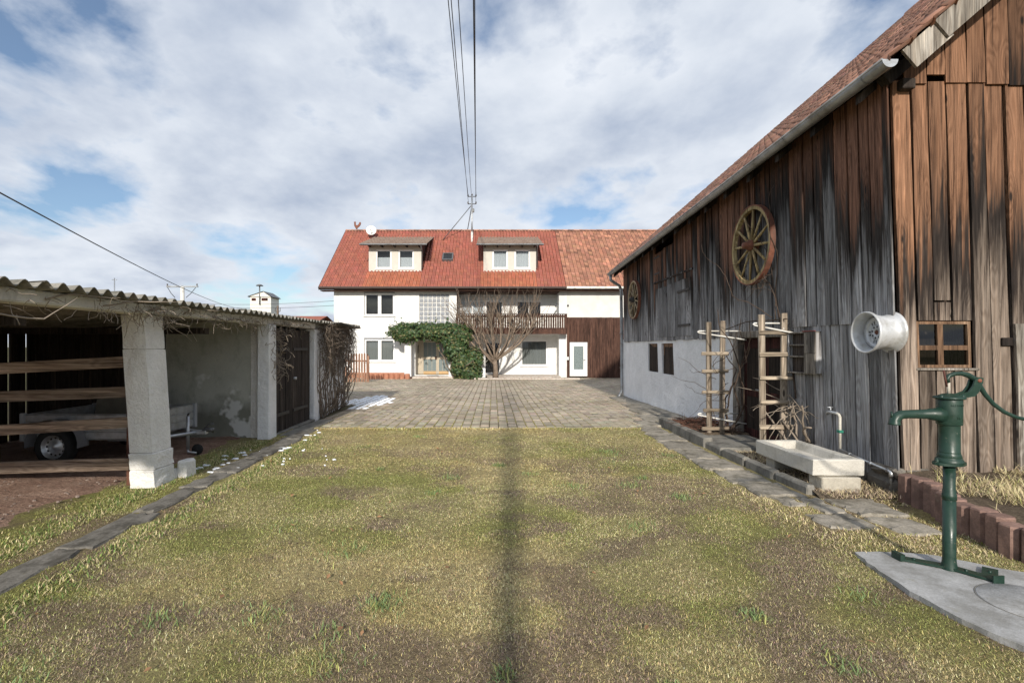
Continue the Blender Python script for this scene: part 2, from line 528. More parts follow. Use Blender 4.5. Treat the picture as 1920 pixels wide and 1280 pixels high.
def ground_mat(name, stops, scale, fine, bst=0.8, bd=0.03, obj_=False):
    n = NT(name, 0.95, 0.1)
    p = n.pos()
    c = n.ramp(n.noise(p, scale, 9, 0.66), stops)
    c = n.mix(1.0, c, n.ramp(n.noise(p, fine, 4, 0.7), [(0.3, 0.6), (0.7, 1.35)]), 'MULTIPLY')
    n.color(c)
    n.bump(n.noise(p, fine * 0.7, 6, 0.7), bst, bd)
ground_mat('field', [(0.35, (0.10, 0.10, 0.045)), (0.65, (0.15, 0.13, 0.07))], 0.08, 3, 0.3)
n = NT('thatch', 0.95, 0.1)
p = n.pos()
tf_ = n.noise(p, 130, 6, 0.75)
c = n.mix(1.0, n.attr(), n.ramp(tf_, [(0.36, (0.28, 0.25, 0.22)), (0.5, (0.85, 0.85, 0.85)), (0.64, (1.6, 1.55, 1.45))]), 'MULTIPLY')
c = n.mix(n.ramp(n.noise(p, 22, 5, 0.7), [(0.36, 0.6), (0.52, 0.0)]), c, (0.12, 0.088, 0.062))  # dark flecks paint the small shadows between blades into the turf
n.color(c); n.bump(tf_, 1.0, 0.03)
ground_mat('joint_sand', [(0.35, (0.08, 0.068, 0.045)), (0.65, (0.13, 0.115, 0.065))], 1.2, 60, 0.6, 0.01)
ground_mat('soil', [(0.35, (0.25, 0.155, 0.115)), (0.6, (0.38, 0.26, 0.20)), (0.75, (0.46, 0.33, 0.26))], 2.5, 26, 1.0, 0.04)
ground_mat('bed_soil', [(0.35, (0.10, 0.075, 0.055)), (0.65, (0.17, 0.135, 0.095))], 4, 40, 1.0, 0.03)

n = NT('grass_blade', 0.75, 0.25)
n.color(n.attr())
n.b.inputs['Subsurface Weight'].default_value = 0.0
n = NT('ivy_leaf', 0.55, 0.35)
n.color(n.attr())
n = NT('snow', 0.75, 0.3)
n.color((0.86, 0.89, 0.93)); n.bump(n.noise(n.pos(), 60, 5, 0.6), 0.5, 0.01)

def tile_mat(name, c, dark, pale, use_attr=True, moss=None):
    n = NT(name, 0.62, 0.35)
    p = n.pos()
    base = n.attr() if use_attr else n.ramp(n.rand(), [(0, tuple(x * 0.6 for x in c)), (0.5, c), (1, tuple(min(1, x * 1.45) for x in c))])
    cc = n.mix(n.ramp(n.noise(p, 3.5, 8, 0.72), [(0.52, 0.0), (0.75, 0.55)]), base, dark)
    cc = n.mix(n.ramp(n.noise(p, 9.0, 6, 0.75), [(0.62, 0.0), (0.74, 0.6)]), cc, pale)
    if moss: cc = n.mix(n.ramp(n.noise(p, 4.5, 6, 0.75), [(0.56, 0.0), (0.68, 0.75)]), cc, moss)
    n.color(cc)
    n.bump(n.noise(p, 45, 4, 0.6), 0.3, 0.004)
tile_mat('house_tile', (0.36, 0.12, 0.07), (0.27, 0.095, 0.065), (0.50, 0.30, 0.24))
tile_mat('old_tile', (0.30, 0.13, 0.085), (0.15, 0.085, 0.065), (0.48, 0.33, 0.26))
tile_mat('barn_tile', (0.33, 0.17, 0.115), (0.11, 0.075, 0.06), (0.42, 0.30, 0.24), use_attr=False, moss=(0.15, 0.135, 0.10))
tile_mat('barn_tile_far', (0.33, 0.17, 0.115), (0.11, 0.075, 0.06), (0.42, 0.30, 0.24), moss=(0.15, 0.135, 0.10))
rough_plaster('fibre_cement', (0.33, 0.31, 0.27), (0.13, 0.125, 0.105), None, (0.42, 0.62), 30, 0.6, 0.01)
rough_plaster('dormer_sheet', (0.36, 0.27, 0.21), (0.19, 0.12, 0.09), None, (0.45, 0.65), 30, 0.4, 0.006)

simple('zinc', (0.36, 0.37, 0.38), 0.48, 0.5, 0.2, 6, 0.1, 50, 0.003, metal=0.7, dirt=(0.20, 0.19, 0.17))
simple('dark_zinc', (0.16, 0.165, 0.17), 0.5, 0.5, 0.2, 6, 0.1, 50, 0.003, metal=0.4, dirt=(0.09, 0.085, 0.08))
simple('galvanised', (0.50, 0.52, 0.54), 0.42, 0.5, 0.15, 12, 0.05, 50, 0.002, metal=0.75, dirt=(0.30, 0.29, 0.27))
simple('brown_metal', (0.055, 0.032, 0.025), 0.5, 0.4, 0.1, 6, 0.0)
simple('rusty_steel', (0.085, 0.035, 0.026), 0.8, 0.3, 0.35, 14, 0.4, 60, 0.004, dirt=(0.16, 0.07, 0.04))
simple('iron_tyre', (0.20, 0.075, 0.045), 0.75, 0.4, 0.35, 14, 0.3, 60, 0.003, dirt=(0.10, 0.055, 0.04))
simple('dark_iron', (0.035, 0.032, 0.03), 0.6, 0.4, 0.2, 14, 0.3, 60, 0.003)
simple('white_plastic', (0.82, 0.82, 0.81), 0.35, 0.5, 0.02, 6, 0.0)
simple('white_paint', (0.78, 0.77, 0.73), 0.5, 0.4, 0.06, 9, 0.15, 60, 0.002, dirt=(0.50, 0.45, 0.38), dscale=6)
simple('cream_paint', (0.60, 0.58, 0.51), 0.6, 0.3, 0.1, 9, 0.15, 60, 0.002, dirt=(0.35, 0.30, 0.24), dscale=9)
simple('grey_plastic', (0.33, 0.34, 0.36), 0.5, 0.4, 0.05, 6, 0.0)
simple('fender_plastic', (0.20, 0.20, 0.21), 0.55, 0.4, 0.12, 9, 0.1, 60, 0.002)
simple('rubber', (0.022, 0.022, 0.022), 0.85, 0.3, 0.2, 20, 0.4, 80, 0.004)
simple('brass_wood', (0.50, 0.33, 0.16), 0.45, 0.4, 0.12, 9, 0.0)
simple('door_metal', (0.46, 0.40, 0.31), 0.4, 0.5, 0.08, 9, 0.0, metal=0.4)
simple('step_stone', (0.55, 0.50, 0.44), 0.85, 0.2, 0.25, 30, 0.2, 60, 0.003, dirt=(0.40, 0.28, 0.22), dscale=8)
simple('alu', (0.60, 0.61, 0.62), 0.40, 0.5, 0.10, 7, 0.06, 40, 0.002, metal=0.25, dirt=(0.40, 0.39, 0.36), dscale=6)
simple('pump_green', (0.011, 0.036, 0.024), 0.36, 0.5, 0.22, 7, 0.25, 45, 0.003, dirt=(0.016, 0.044, 0.031), dscale=5)
n = M_['pump_green'].node_tree          # chipped paint: bare primer and rust show in small flecks
_t = NT.__new__(NT); _t.m = M_['pump_green']; _t.t = n; _t.b = n.nodes['Principled BSDF']; _t._co = None
_old = _t.b.inputs['Base Color'].links[0].from_socket
_f = _t.ramp(_t.noise(_t.co(), 38, 5, 0.7), [(0.665, 0.0), (0.69, 1.0)])
_c = _t.mix(_f, _old, (0.17, 0.15, 0.12))
_f2 = _t.ramp(_t.noise(_t.co(), 6, 6, 0.7), [(0.60, 0.0), (0.74, 0.55)])
_t.color(_t.mix(_f2, _c, (0.045, 0.05, 0.035)))
_t.roughness(_t.ramp(_t.noise(_t.co(), 14, 5, 0.6), [(0.35, 0.28), (0.65, 0.6)]))
simple('curtain', (0.72, 0.74, 0.76), 0.9, 0.1, 0.05, 20, 0.0)
simple('grey_curtain', (0.30, 0.31, 0.30), 0.9, 0.1, 0.1, 20, 0.0)
simple('dark_room', (0.03, 0.03, 0.032), 0.9, 0.1, 0.2, 2, 0.0)
simple('wire', (0.05, 0.05, 0.055), 0.6, 0.4, 0.0, 2, 0.0)
simple('porcelain', (0.10, 0.085, 0.075), 0.2, 0.5, 0.1, 5, 0.0)
simple('bark', (0.24, 0.185, 0.14), 0.9, 0.1, 0.3, 14, 0.6, 40, 0.01, dirt=(0.13, 0.10, 0.075))
simple('vine_stem', (0.24, 0.195, 0.155), 0.9, 0.1, 0.4, 9, 0.3, 60, 0.004, dirt=(0.10, 0.075, 0.055))
simple('pale_vine', (0.30, 0.25, 0.20), 0.9, 0.1, 0.3, 9, 0.3, 60, 0.004, dirt=(0.20, 0.16, 0.12))
simple('dark_vine', (0.085, 0.062, 0.048), 0.9, 0.1, 0.4, 9, 0.3, 60, 0.004)
simple('red_twig', (0.15, 0.075, 0.052), 0.85, 0.2, 0.4, 9, 0.0)
simple('pole_wood', (0.16, 0.12, 0.09), 0.9, 0.1, 0.3, 5, 0.3, 40, 0.006)
simple('tower_plaster', (0.74, 0.72, 0.66), 0.9, 0.1, 0.05, 0.5, 0.0)
simple('far_roof', (0.33, 0.12, 0.08), 0.8, 0.2, 0.15, 1.5, 0.0)
simple('far_wall', (0.62, 0.60, 0.55), 0.9, 0.1, 0.05, 0.5, 0.0)
simple('stone_chip', (0.34, 0.27, 0.23), 0.9, 0.1, 0.3, 9, 0.3, 60, 0.004, byrand=0.3)
simple('plywood', (0.17, 0.15, 0.115), 0.8, 0.2, 0.15, 5, 0.0)
simple('leaf_litter', (0.30, 0.17, 0.09), 0.85, 0.2, 0.4, 9, 0.0, byrand=0.35)
simple('red_paint', (0.22, 0.04, 0.03), 0.7, 0.3, 0.2, 9, 0.0)
simple('green_valve', (0.03, 0.20, 0.14), 0.5, 0.4, 0.1, 9, 0.0)

def glass(name, tint, refl):
    """a pane: mirrors a little of what stands opposite and lets the room behind show through"""
    n = NT(name)
    n.t.nodes.remove(n.b)
    tr = n.node('ShaderNodeBsdfTransparent'); tr.inputs[0].default_value = tuple(tint) + (1,)
    gl = n.node('ShaderNodeBsdfGlossy'); gl.inputs['Roughness'].default_value = 0.02
    lw = n.node('ShaderNodeLayerWeight'); lw.inputs[0].default_value = 0.25
    f = n.math('MULTIPLY_ADD', lw.outputs['Fresnel'], 1.0); f.node.inputs[2].default_value = refl
    mx = n.node('ShaderNodeMixShader')
    n.put(f, mx.inputs[0]); n.t.links.new(tr.outputs[0], mx.inputs[1]); n.t.links.new(gl.outputs[0], mx.inputs[2])
    n.t.links.new(mx.outputs[0], n.out.inputs[0])
glass('pane', (0.70, 0.73, 0.74), 0.03)
glass('old_pane', (0.5, 0.5, 0.47), 0.04)
n = NT('glass_block', 0.25, 0.6)
gc = n.ramp(n.noise(n.co(), 26, 3, 0.6), [(0.36, (0.10, 0.11, 0.125)), (0.62, (0.40, 0.42, 0.45))])
n.color(gc); n.bump(n.noise(n.co(), 40, 3, 0.6), 0.5, 0.01)
n = NT('frosted_glass', 0.35, 0.5)
gc = n.ramp(n.noise(n.co(), 40, 4, 0.7), [(0.4, (0.10, 0.13, 0.13)), (0.65, (0.26, 0.31, 0.31))])
n.color(gc); n.bump(n.noise(n.co(), 70, 3, 0.6), 0.4, 0.004)

# ------------------------------------------------------------------ the ground
def sheet(name, mat, x0, x1, y0, y1, nx, ny, zf, parent=None):
    xs = np.linspace(x0, x1, nx + 1); ys = np.linspace(y0, y1, ny + 1)
    X, Y = np.meshgrid(xs, ys)
    Z = zf(X, Y)
    V = np.stack([X.ravel(), Y.ravel(), Z.ravel()], 1)
    i = np.arange(nx * ny); r_, c_ = i // nx, i % nx
    a = r_ * (nx + 1) + c_
    F = np.stack([a, a + 1, a + nx + 2, a + nx + 1], 1)
    return obj(name, np_mesh(name, V, F, mat, smooth=True), parent)
gv = lambda Y: np.where(Y < 10.2, 0.0, -0.0105 * (np.minimum(Y, 31) - 10.2))

GREEN = np.array([.315, .32, .105]); OLIVE = np.array([.51, .42, .195]); STRAW = np.array([.60, .50, .28]); BROWN = np.array([.30, .225, .165]); LUSH = np.array([.11, .17, .045])
def lawn_share(x, y_):
    """how much of the turf is green, straw or bare brown moss at each spot"""
    a = fbm(x * .55 + 3, y_ * .55 + 8, 4); b = fbm(x * 1.6 + 40, y_ * 1.6 + 2, 4); c = fbm(x * 1.9 + 71, y_ * 1.9 + 33, 5)
    green = np.clip((a - .47) * 4.5 + np.clip((-x - .6) * .27, -.2, .62) + .25, .04, .93)
    brown = np.clip((c - .50) * 7, 0, 1) * np.clip(1.3 - (y_ - 3) * .15, .2, 1)
    straw = np.clip((b - .45) * 4 + .42 + .06 * x, .10, 1) * .5
    return green, straw, brown * .7
def lawn_mean(x, y_):
    gr, st_, br = [q[..., None] for q in lawn_share(x, y_)]
    c = GREEN * gr + OLIVE * (1 - gr)
    c = c * (1 - st_) + STRAW * st_
    return c * (1 - br) + BROWN * br
def lawn_pal(x, y_):
    n = len(x)
    green, straw, brown = lawn_share(x, y_)
    col_ = np.where((rng.random(n) < green)[:, None], GREEN, OLIVE)
    col_ = np.where((rng.random(n) < straw)[:, None], STRAW, col_)
    col_ = np.where((rng.random(n) < brown)[:, None], BROWN, col_)
    return np.clip(col_ * np.clip(rng.normal(1, .32, (n, 1)), .25, 2) * (1 + rng.normal(0, .06, (n, 3))), .01, .8)  # wide spread with dark blades, small-scale shadow put into their colour

# one sheet that reaches the horizon
ys = [-1500, -60, -10, 10.2, 31, 45, 120, 400, 2500]; xs = [-2000, -150, -40, -12, 12, 40, 150, 2000]
mb = MB()
for j in range(len(ys) - 1):
    for i in range(len(xs) - 1):
        q = [(xs[i], ys[j]), (xs[i + 1], ys[j]), (xs[i + 1], ys[j + 1]), (xs[i], ys[j + 1])]
        mb.quad(*[(x, y, g(y) - 0.05) for x, y in q])
structure(mb.build('ground', 'field'))

def lawn_h(X, Y):
    return 0.006 + 0.030 * (fbm(X * 1.3 + 9, Y * 1.3 + 4, 3) - 0.5) + 0.012 * (vnoise(X * 9, Y * 9) - 0.5)
o = structure(sheet('lawn', 'thatch', -9.5, 9.5, -8, 10.28, 200, 190, lambda X, Y: lawn_h(X, Y) - 0.010))
xy = np.empty(len(o.data.vertices) * 3, dtype=np.float32); o.data.vertices.foreach_get('co', xy); xy = xy.reshape(-1, 3)
at = o.data.color_attributes.new('col', 'FLOAT_COLOR', 'POINT')
c4 = np.ones((len(xy), 4), dtype=np.float32); c4[:, :3] = lawn_mean(xy[:, 0], xy[:, 1])
at.data.foreach_set('color', c4.ravel())
structure(sheet('courtyard', 'joint_sand', -14, 14, 10.28, 31.3, 80, 60, lambda X, Y: gv(Y) - 0.022 + 0.05 * (fbm(X * .45 + 8, Y * .45 + 2, 3) - .5)))
structure(sheet('shed_floor', 'soil', -8.4, -4.42, 1.2, 9.4, 60, 120, lambda X, Y: 0.022 + 0.05 * (fbm(X * 1.7, Y * 1.7, 4) - 0.5) - 0.05 * np.clip((X + 4.75) * 3, 0, 1)))
# ------------------------------------------------------------------ paving
PW, PL, PJ = 0.196, 0.146, 0.017
def paver_shape(w, l, b=0.012, t=0.05):
    a, c = w / 2, l / 2
    v = [(-a, -c, -t), (a, -c, -t), (a, c, -t), (-a, c, -t), (-a, -c, -b), (a, -c, -b), (a, c, -b), (-a, c, -b),
         (-a + b, -c + b, 0), (a - b, -c + b, 0), (a - b, c - b, 0), (-a + b, c - b, 0)]
    f = [(8, 9, 10, 11)]
    for i in range(4):
        j = (i + 1) % 4
        f.append((i, j, 4 + j, 4 + i)); f.append((4 + i, 4 + j, 8 + j, 8 + i))
    return np.array(v), np.array(f)
pv, pf = paver_shape(PW - PJ, PL - PJ)
spots = []
nx = int(28 / PW)
for i in range(nx):
    x = -14 + (i + 0.5) * PW
    off = (0.0 if i % 2 else 0.5 * PL) + random.uniform(-0.01, 0.01)
    y = 10.30 + off + PL / 2
    while y < 30.9:
        ok = True
        if y < 15.0 and x < -3.95: ok = False
        if (y < 17.6 and x > 4.05) or (y < 10.95 and x > 3.4): ok = False
        if abs(x) > 0.36 * y + 3.0: ok = False
        if ok: spots.append((x, y))
        y += PL
spots = np.array(spots)
pc_base = np.array([0.43, 0.365, 0.28])
def paver_cols(n):
    k = rng.normal(1.0, 0.18, n)[:, None]
    tint = 1 + rng.normal(0, 0.035, (n, 3))
    k *= 1.0
    return np.clip(pc_base * k * tint, 0.08, 0.6)
def paver_mat4(x, y):
    a = rng.normal(0, 0.012); tx = rng.normal(0, 0.02); ty = rng.normal(0, 0.02)
    m = (Matrix.Translation((x, y, g(y) + rng.normal(0, 0.003) + 0.05 * (fbm(np.array([x * .45 + 8]), np.array([y * .45 + 2]), 3)[0] - .5))) @ Euler((tx, ty, a)).to_matrix().to_4x4())
    return m
paving = bpy.data.objects.new('paved_yard', None); col.objects.link(paving); structure(paving)
inview = (spots[:, 0] > -1.0 * spots[:, 1]) & (np.abs(spots[:, 0]) < 3.9)
order = np.argsort(np.where(inview, spots[:, 1], 999))
near = order[:300]; rest = order[300:]
pm = []
for k in range(10):
    me = np_mesh('paver', pv, pf, 'paver', np.repeat(paver_cols(1), len(pv), 0)); pm.append(me)
for i in near:
    o = obj('paver', pm[random.randrange(10)], paving); o.matrix_local = paver_mat4(*spots[i])
V, F, C = stamp(pv, pf, [np.array(paver_mat4(*spots[i])) for i in rest], paver_cols(len(rest)))
o = obj('pavers', np_mesh('pavers', V, F, 'paver', C), paving); o['kind'] = 'stuff'

# snow lying on the shaded pavers beside the shed, and crumbs by the path
sv, sf = [], []
for x, y in spots:
    d = ((x + 3.95) / 0.85) ** 2 + ((y - 15.9) / 2.2) ** 2
    e = fbm(np.array([x * 2.2]), np.array([y * 2.2]), 3)[0]
    if d + (e - 0.5) * 1.1 < 0.8:
        n = 8; r0 = random.uniform(0.72, 1.02); zs0 = 0.05 * (fbm(np.array([x * .45 + 8]), np.array([y * .45 + 2]), 3)[0] - .5)
        o_ = len(sv)
        for ring, zr in ((1.0, 0.002), (0.72, 0.022)):
            for k in range(n):
                an = 2 * math.pi * k / n + 0.2
                rr = ring * r0 * random.uniform(0.7, 1.05) * (0.86 if random.random() < 0.4 else 1)
                sv.append((x + rr * PW * 0.52 * math.copysign(abs(math.cos(an)) ** 0.6, math.cos(an)), y + rr * PL * 0.5 * math.copysign(abs(math.sin(an)) ** 0.6, math.sin(an)), g(y) + zr + zs0))
        sv.append((x, y, g(y) + 0.026 + zs0))
        for k in range(n):
            k2 = (k + 1) % n
            sf.append((o_ + k, o_ + k2, o_ + n + k2, o_ + n + k)); sf.append((o_ + n + k, o_ + n + k2, o_ + 2 * n, o_ + 2 * n))
me = bpy.data.meshes.new('snow'); me.from_pydata(sv, [], [tuple(dict.fromkeys(f)) for f in sf]); me.materials.append(M_['snow'])
me.polygons.foreach_set('use_smooth', [True] * len(me.polygons))
tag(obj('snow', me), 'thin melting snow lying on the pavers beside the vine covered shed wall', 'snow', kind='stuff')
mb = MB()
def snow_crumb(x, y, r_, z=None):
    n = 9; z = (lawn_h(np.array(x), np.array(y)).item() if z is None else z)
    ax = random.uniform(0.4, 0.9); vs_ = []
    for ring, zr in ((1.0, -0.004), (0.6, 0.012)):
        for k in range(n):
            an = 2 * math.pi * k / n; rr = r_ * ring * random.uniform(0.6, 1.25)
            vs_.append((x + rr * math.cos(an) * 1.3, y + rr * math.sin(an) * ax, z + zr))
    fs = [(k, (k + 1) % n, n + (k + 1) % n, n + k) for k in range(n)] + [tuple(range(n, 2 * n))]
    mb.add(vs_, fs, True)
for k in range(44):
    y = random.uniform(6.7, 8.4); snow_crumb(-3.75 + 0.30 * (y - 7.2) * 0.3 + random.gauss(0, 0.16), y, random.uniform(0.008, 0.05) if random.random() < .9 else .09)
for k in range(7):
    snow_crumb(-3.35 + random.gauss(0, 0.2), 9.6 + random.gauss(0, 0.25), random.uniform(0.008, 0.045))
for k in range(14):
    snow_crumb(-2.9 + random.gauss(0, 0.3), 7.6 + random.gauss(0, 0.4), random.uniform(0.006, 0.03))
tag(mb.build('snow_remnants', 'snow'), 'scattered crumbs of old snow along the slab path by the pillar', 'snow', kind='stuff')

# ------------------------------------------------------------------ slab path along the shed
def stone(pts, z0, z1, b=0.012, jit=0.004):
    """flat stone with a worn edge from a plan polygon"""
    m = MB(); n = len(pts)
    cx = sum(p[0] for p in pts) / n; cy = sum(p[1] for p in pts) / n
    vs_ = [(x, y, z0) for x, y in pts] + [(x, y, z1 - b) for x, y in pts]
    for x, y in pts:
        L = math.hypot(x - cx, y - cy); k = 1 - b / max(L, 1e-3)
        vs_.append((cx + (x - cx) * k, cy + (y - cy) * k, z1 + random.uniform(-jit, jit)))
    vs_.append((cx, cy, z1 + random.uniform(-jit, jit)))
    fs = []
    for i in range(n):
        j = (i + 1) % n
        fs += [(i, j, n + j, n + i), (n + i, n + j, 2 * n + j, 2 * n + i), (2 * n + i, 2 * n + j, 3 * n)]
    m.add(vs_, fs); return m
def wobble(x0, x1, y0, y1, j=0.02, n=5):
    pts = []
    c = [(x0, y0), (x1, y0), (x1, y1), (x0, y1)]
    for i in range(4):
        a, b = c[i], c[(i + 1) % 4]
        for k in range(n):
            t = k / n
            pts.append((a[0] + (b[0] - a[0]) * t + random.uniform(-j, j), a[1] + (b[1] - a[1]) * t + random.uniform(-j, j)))
    return pts
path = bpy.data.objects.new('slab_path', None); col.objects.link(path); structure(path)
y = 1.6
while y < 10.1:
    L = random.uniform(0.7, 1.0)
    xc = -3.42 - 0.035 * (y - 3.5)
    w = 0.15 + random.uniform(-0.03, 0.02); xc += random.uniform(-0.02, 0.02)
    stone(wobble(xc - w, xc + w, y + 0.015, min(y + L, 10.25) - 0.015, 0.032), -0.04, 0.020 + random.uniform(-0.008, 0.008), 0.018, 0.006).build('slab', 'path_slab', path)
    y += L

# flagstones by the barn
flags = bpy.data.objects.new('flagstone_path', None); col.objects.link(flags); structure(flags)
fl = [(2.92, 3.38, 9.75, 10.6), (2.86, 3.40, 8.95, 9.72), (2.84, 3.38, 8.2, 8.92), (2.83, 3.36, 7.5, 8.17), (2.84, 3.38, 6.85, 7.47), (2.86, 3.40, 6.2, 6.82),
      (2.90, 3.42, 5.62, 6.17), (2.98, 3.24, 5.28, 5.59), (3.27, 3.52, 5.05, 5.58), (3.0, 3.5, 4.62, 5.02), (3.56, 4.05, 4.98, 5.5), (3.54, 3.98, 4.50, 4.94), (3.15, 3.6, 10.65, 11.5), (3.4, 3.95, 11.55, 12.6), (3.6, 4.2, 12.65, 13.8), (3.75, 4.3, 13.85, 15.2), (3.9, 4.35, 15.3, 16.9)]
for a, b, c, d in fl:
    z = g((c + d) / 2)
    stone(wobble(a + random.uniform(0, .05), b, c, d, 0.03), z - 0.04, z + 0.018 + random.uniform(-0.008, 0.008), 0.018, 0.007).build('flagstone', 'flagstone', flags)

# raised strip along the barn: kerb stones, bed and worn concrete
bed = bpy.data.objects.new('barn_border', None); col.objects.link(bed); structure(bed)
for y0, y1, x, h in ((9.95, 10.85, 3.50, 0.17), (9.2, 9.93, 3.45, 0.17), (8.35, 9.18, 3.44, 0.17)):
    MB().cbox(x, x + 0.14, y0, y1, -0.1, h, 0.02, jit=0.006).build('kerb_stone', 'kerb_concrete', bed)
for y0, y1, x, h in ((7.1, 7.75, 3.46, 0.12), (6.4, 7.08, 3.48, 0.11), (5.72, 6.38, 3.50, 0.10)):
    MB().cbox(x, x + 0.12, y0, y1, -0.1, h, 0.025, jit=0.01).build('kerb_stone', 'kerb_concrete', bed)
MB().cbox(3.52, 4.5, 10.70, 10.86, -0.1, 0.16, 0.02, jit=0.006).build('kerb_stone', 'kerb_concrete', bed)
MB().cbox(3.46, 4.47, 7.8, 9.05, -0.1, 0.105, 0.02, jit=0.008).build('door_step', 'kerb_concrete', bed)
o = sheet('bed_earth', 'bed_soil', 3.55, 4.52, 8.9, 10.8, 20, 40, lambda X, Y: 0.12 + 0.06 * (fbm(X * 3, Y * 3, 3) - 0.4) - 0.15 * np.clip((9.05 - Y) * 8, 0, 1), bed)
o = sheet('trough_earth', 'bed_soil', 3.56, 4.52, 5.3, 7.85, 24, 50, lambda X, Y: 0.045 + 0.05 * (fbm(X * 3, Y * 3, 3) - 0.45) - 0.12 * np.clip((5.75 - Y) * 2.2, 0, 1), bed)
# worn concrete strip at the foot of the plastered wall
sheet('wall_foot', 'kerb_concrete', 3.95, 4.6, 10.9, 17.6, 12, 60, lambda X, Y: gv(Y) + 0.005 + 0.05 * np.clip((X - 4.1) * 2, 0, 1) + 0.03 * (fbm(X * 4, Y * 2, 3) - 0.5), bed)

# well slab with its round lid
pts = [(2.86, 4.05), (2.80, 3.72), (2.77, 3.40), (2.79, 3.05), (2.88, 2.75), (2.86, 2.3), (2.95, 1.7), (4.6, 1.7), (4.55, 2.6), (4.35, 3.45), (3.78, 3.70), (3.45, 3.98), (3.15, 4.06)]
rough_pts = []
for k in range(len(pts)):
    a, b = pts[k], pts[(k + 1) % len(pts)]
    for q in range(5):
        rough_pts.append((a[0] + (b[0] - a[0]) * q / 5 + random.gauss(0, 0.005), a[1] + (b[1] - a[1]) * q / 5 + random.gauss(0, 0.005)))
m = MB(); m.poly_prism(rough_pts, -0.05, 0.030)
slab = m.build('well_slab', 'well_slab'); tag(slab, 'flat pale grey concrete slab under the green hand pump', 'slab')
m = MB(); m.lathe([(0.285, -0.012), (0.285, 0.0), (0.279, 0.004), (0.0, 0.0045)], (3.42, 3.22, 0.0315), 'Z', 40)
m.build('lid', 'well_slab', slab)
m = MB(); m.lathe([(0.291, 0.0), (0.291, 0.001), (0.286, 0.001), (0.286, 0.0)], (3.42, 3.22, 0.0312), 'Z', 40)
m.build('lid_joint', 'kerb_concrete', slab)
# ------------------------------------------------------------------ wall with openings
def wallgrid(u0, u1, z0, z1, holes, fn, depth, step=None):
    """front skin with rectangular openings and their reveals; fn(u, z, d) -> point, d = depth into the wall"""
    us = {u0, u1}; zs = {z0, z1}
    for a, b, c, d in holes: us |= {a, b}; zs |= {c, d}
    def fill(s_):
        L = sorted(s_)
        if step:
            out = []
            for p, q in zip(L, L[1:]):
                k = max(1, int(round((q - p) / step)))
                out += [p + (q - p) * i / k for i in range(k)]
            L = out + [L[-1]]
        return L
    us = fill(us); zs = fill(zs)
    m = MB()
    inside = lambda u, z: any(a < u < b and c < z < d for a, b, c, d in holes)
    ids = {}
    def vid(i, j):
        if (i, j) not in ids:
            ids[(i, j)] = len(m.v); m.v.append(tuple(fn(us[i], zs[j], 0)))
        return ids[(i, j)]
    for i in range(len(us) - 1):
        for j in range(len(zs) - 1):
            if inside((us[i] + us[i + 1]) / 2, (zs[j] + zs[j + 1]) / 2): continue
            m.f.append((vid(i, j), vid(i + 1, j), vid(i + 1, j + 1), vid(i, j + 1))); m.sm.append(False)
    for a, b, c, d in holes:
        for (p, q) in (((a, c), (b, c)), ((b, c), (b, d)), ((b, d), (a, d)), ((a, d), (a, c))):
            m.quad(fn(*p, 0), fn(*q, 0), fn(*q, depth), fn(*p, depth))
    return m

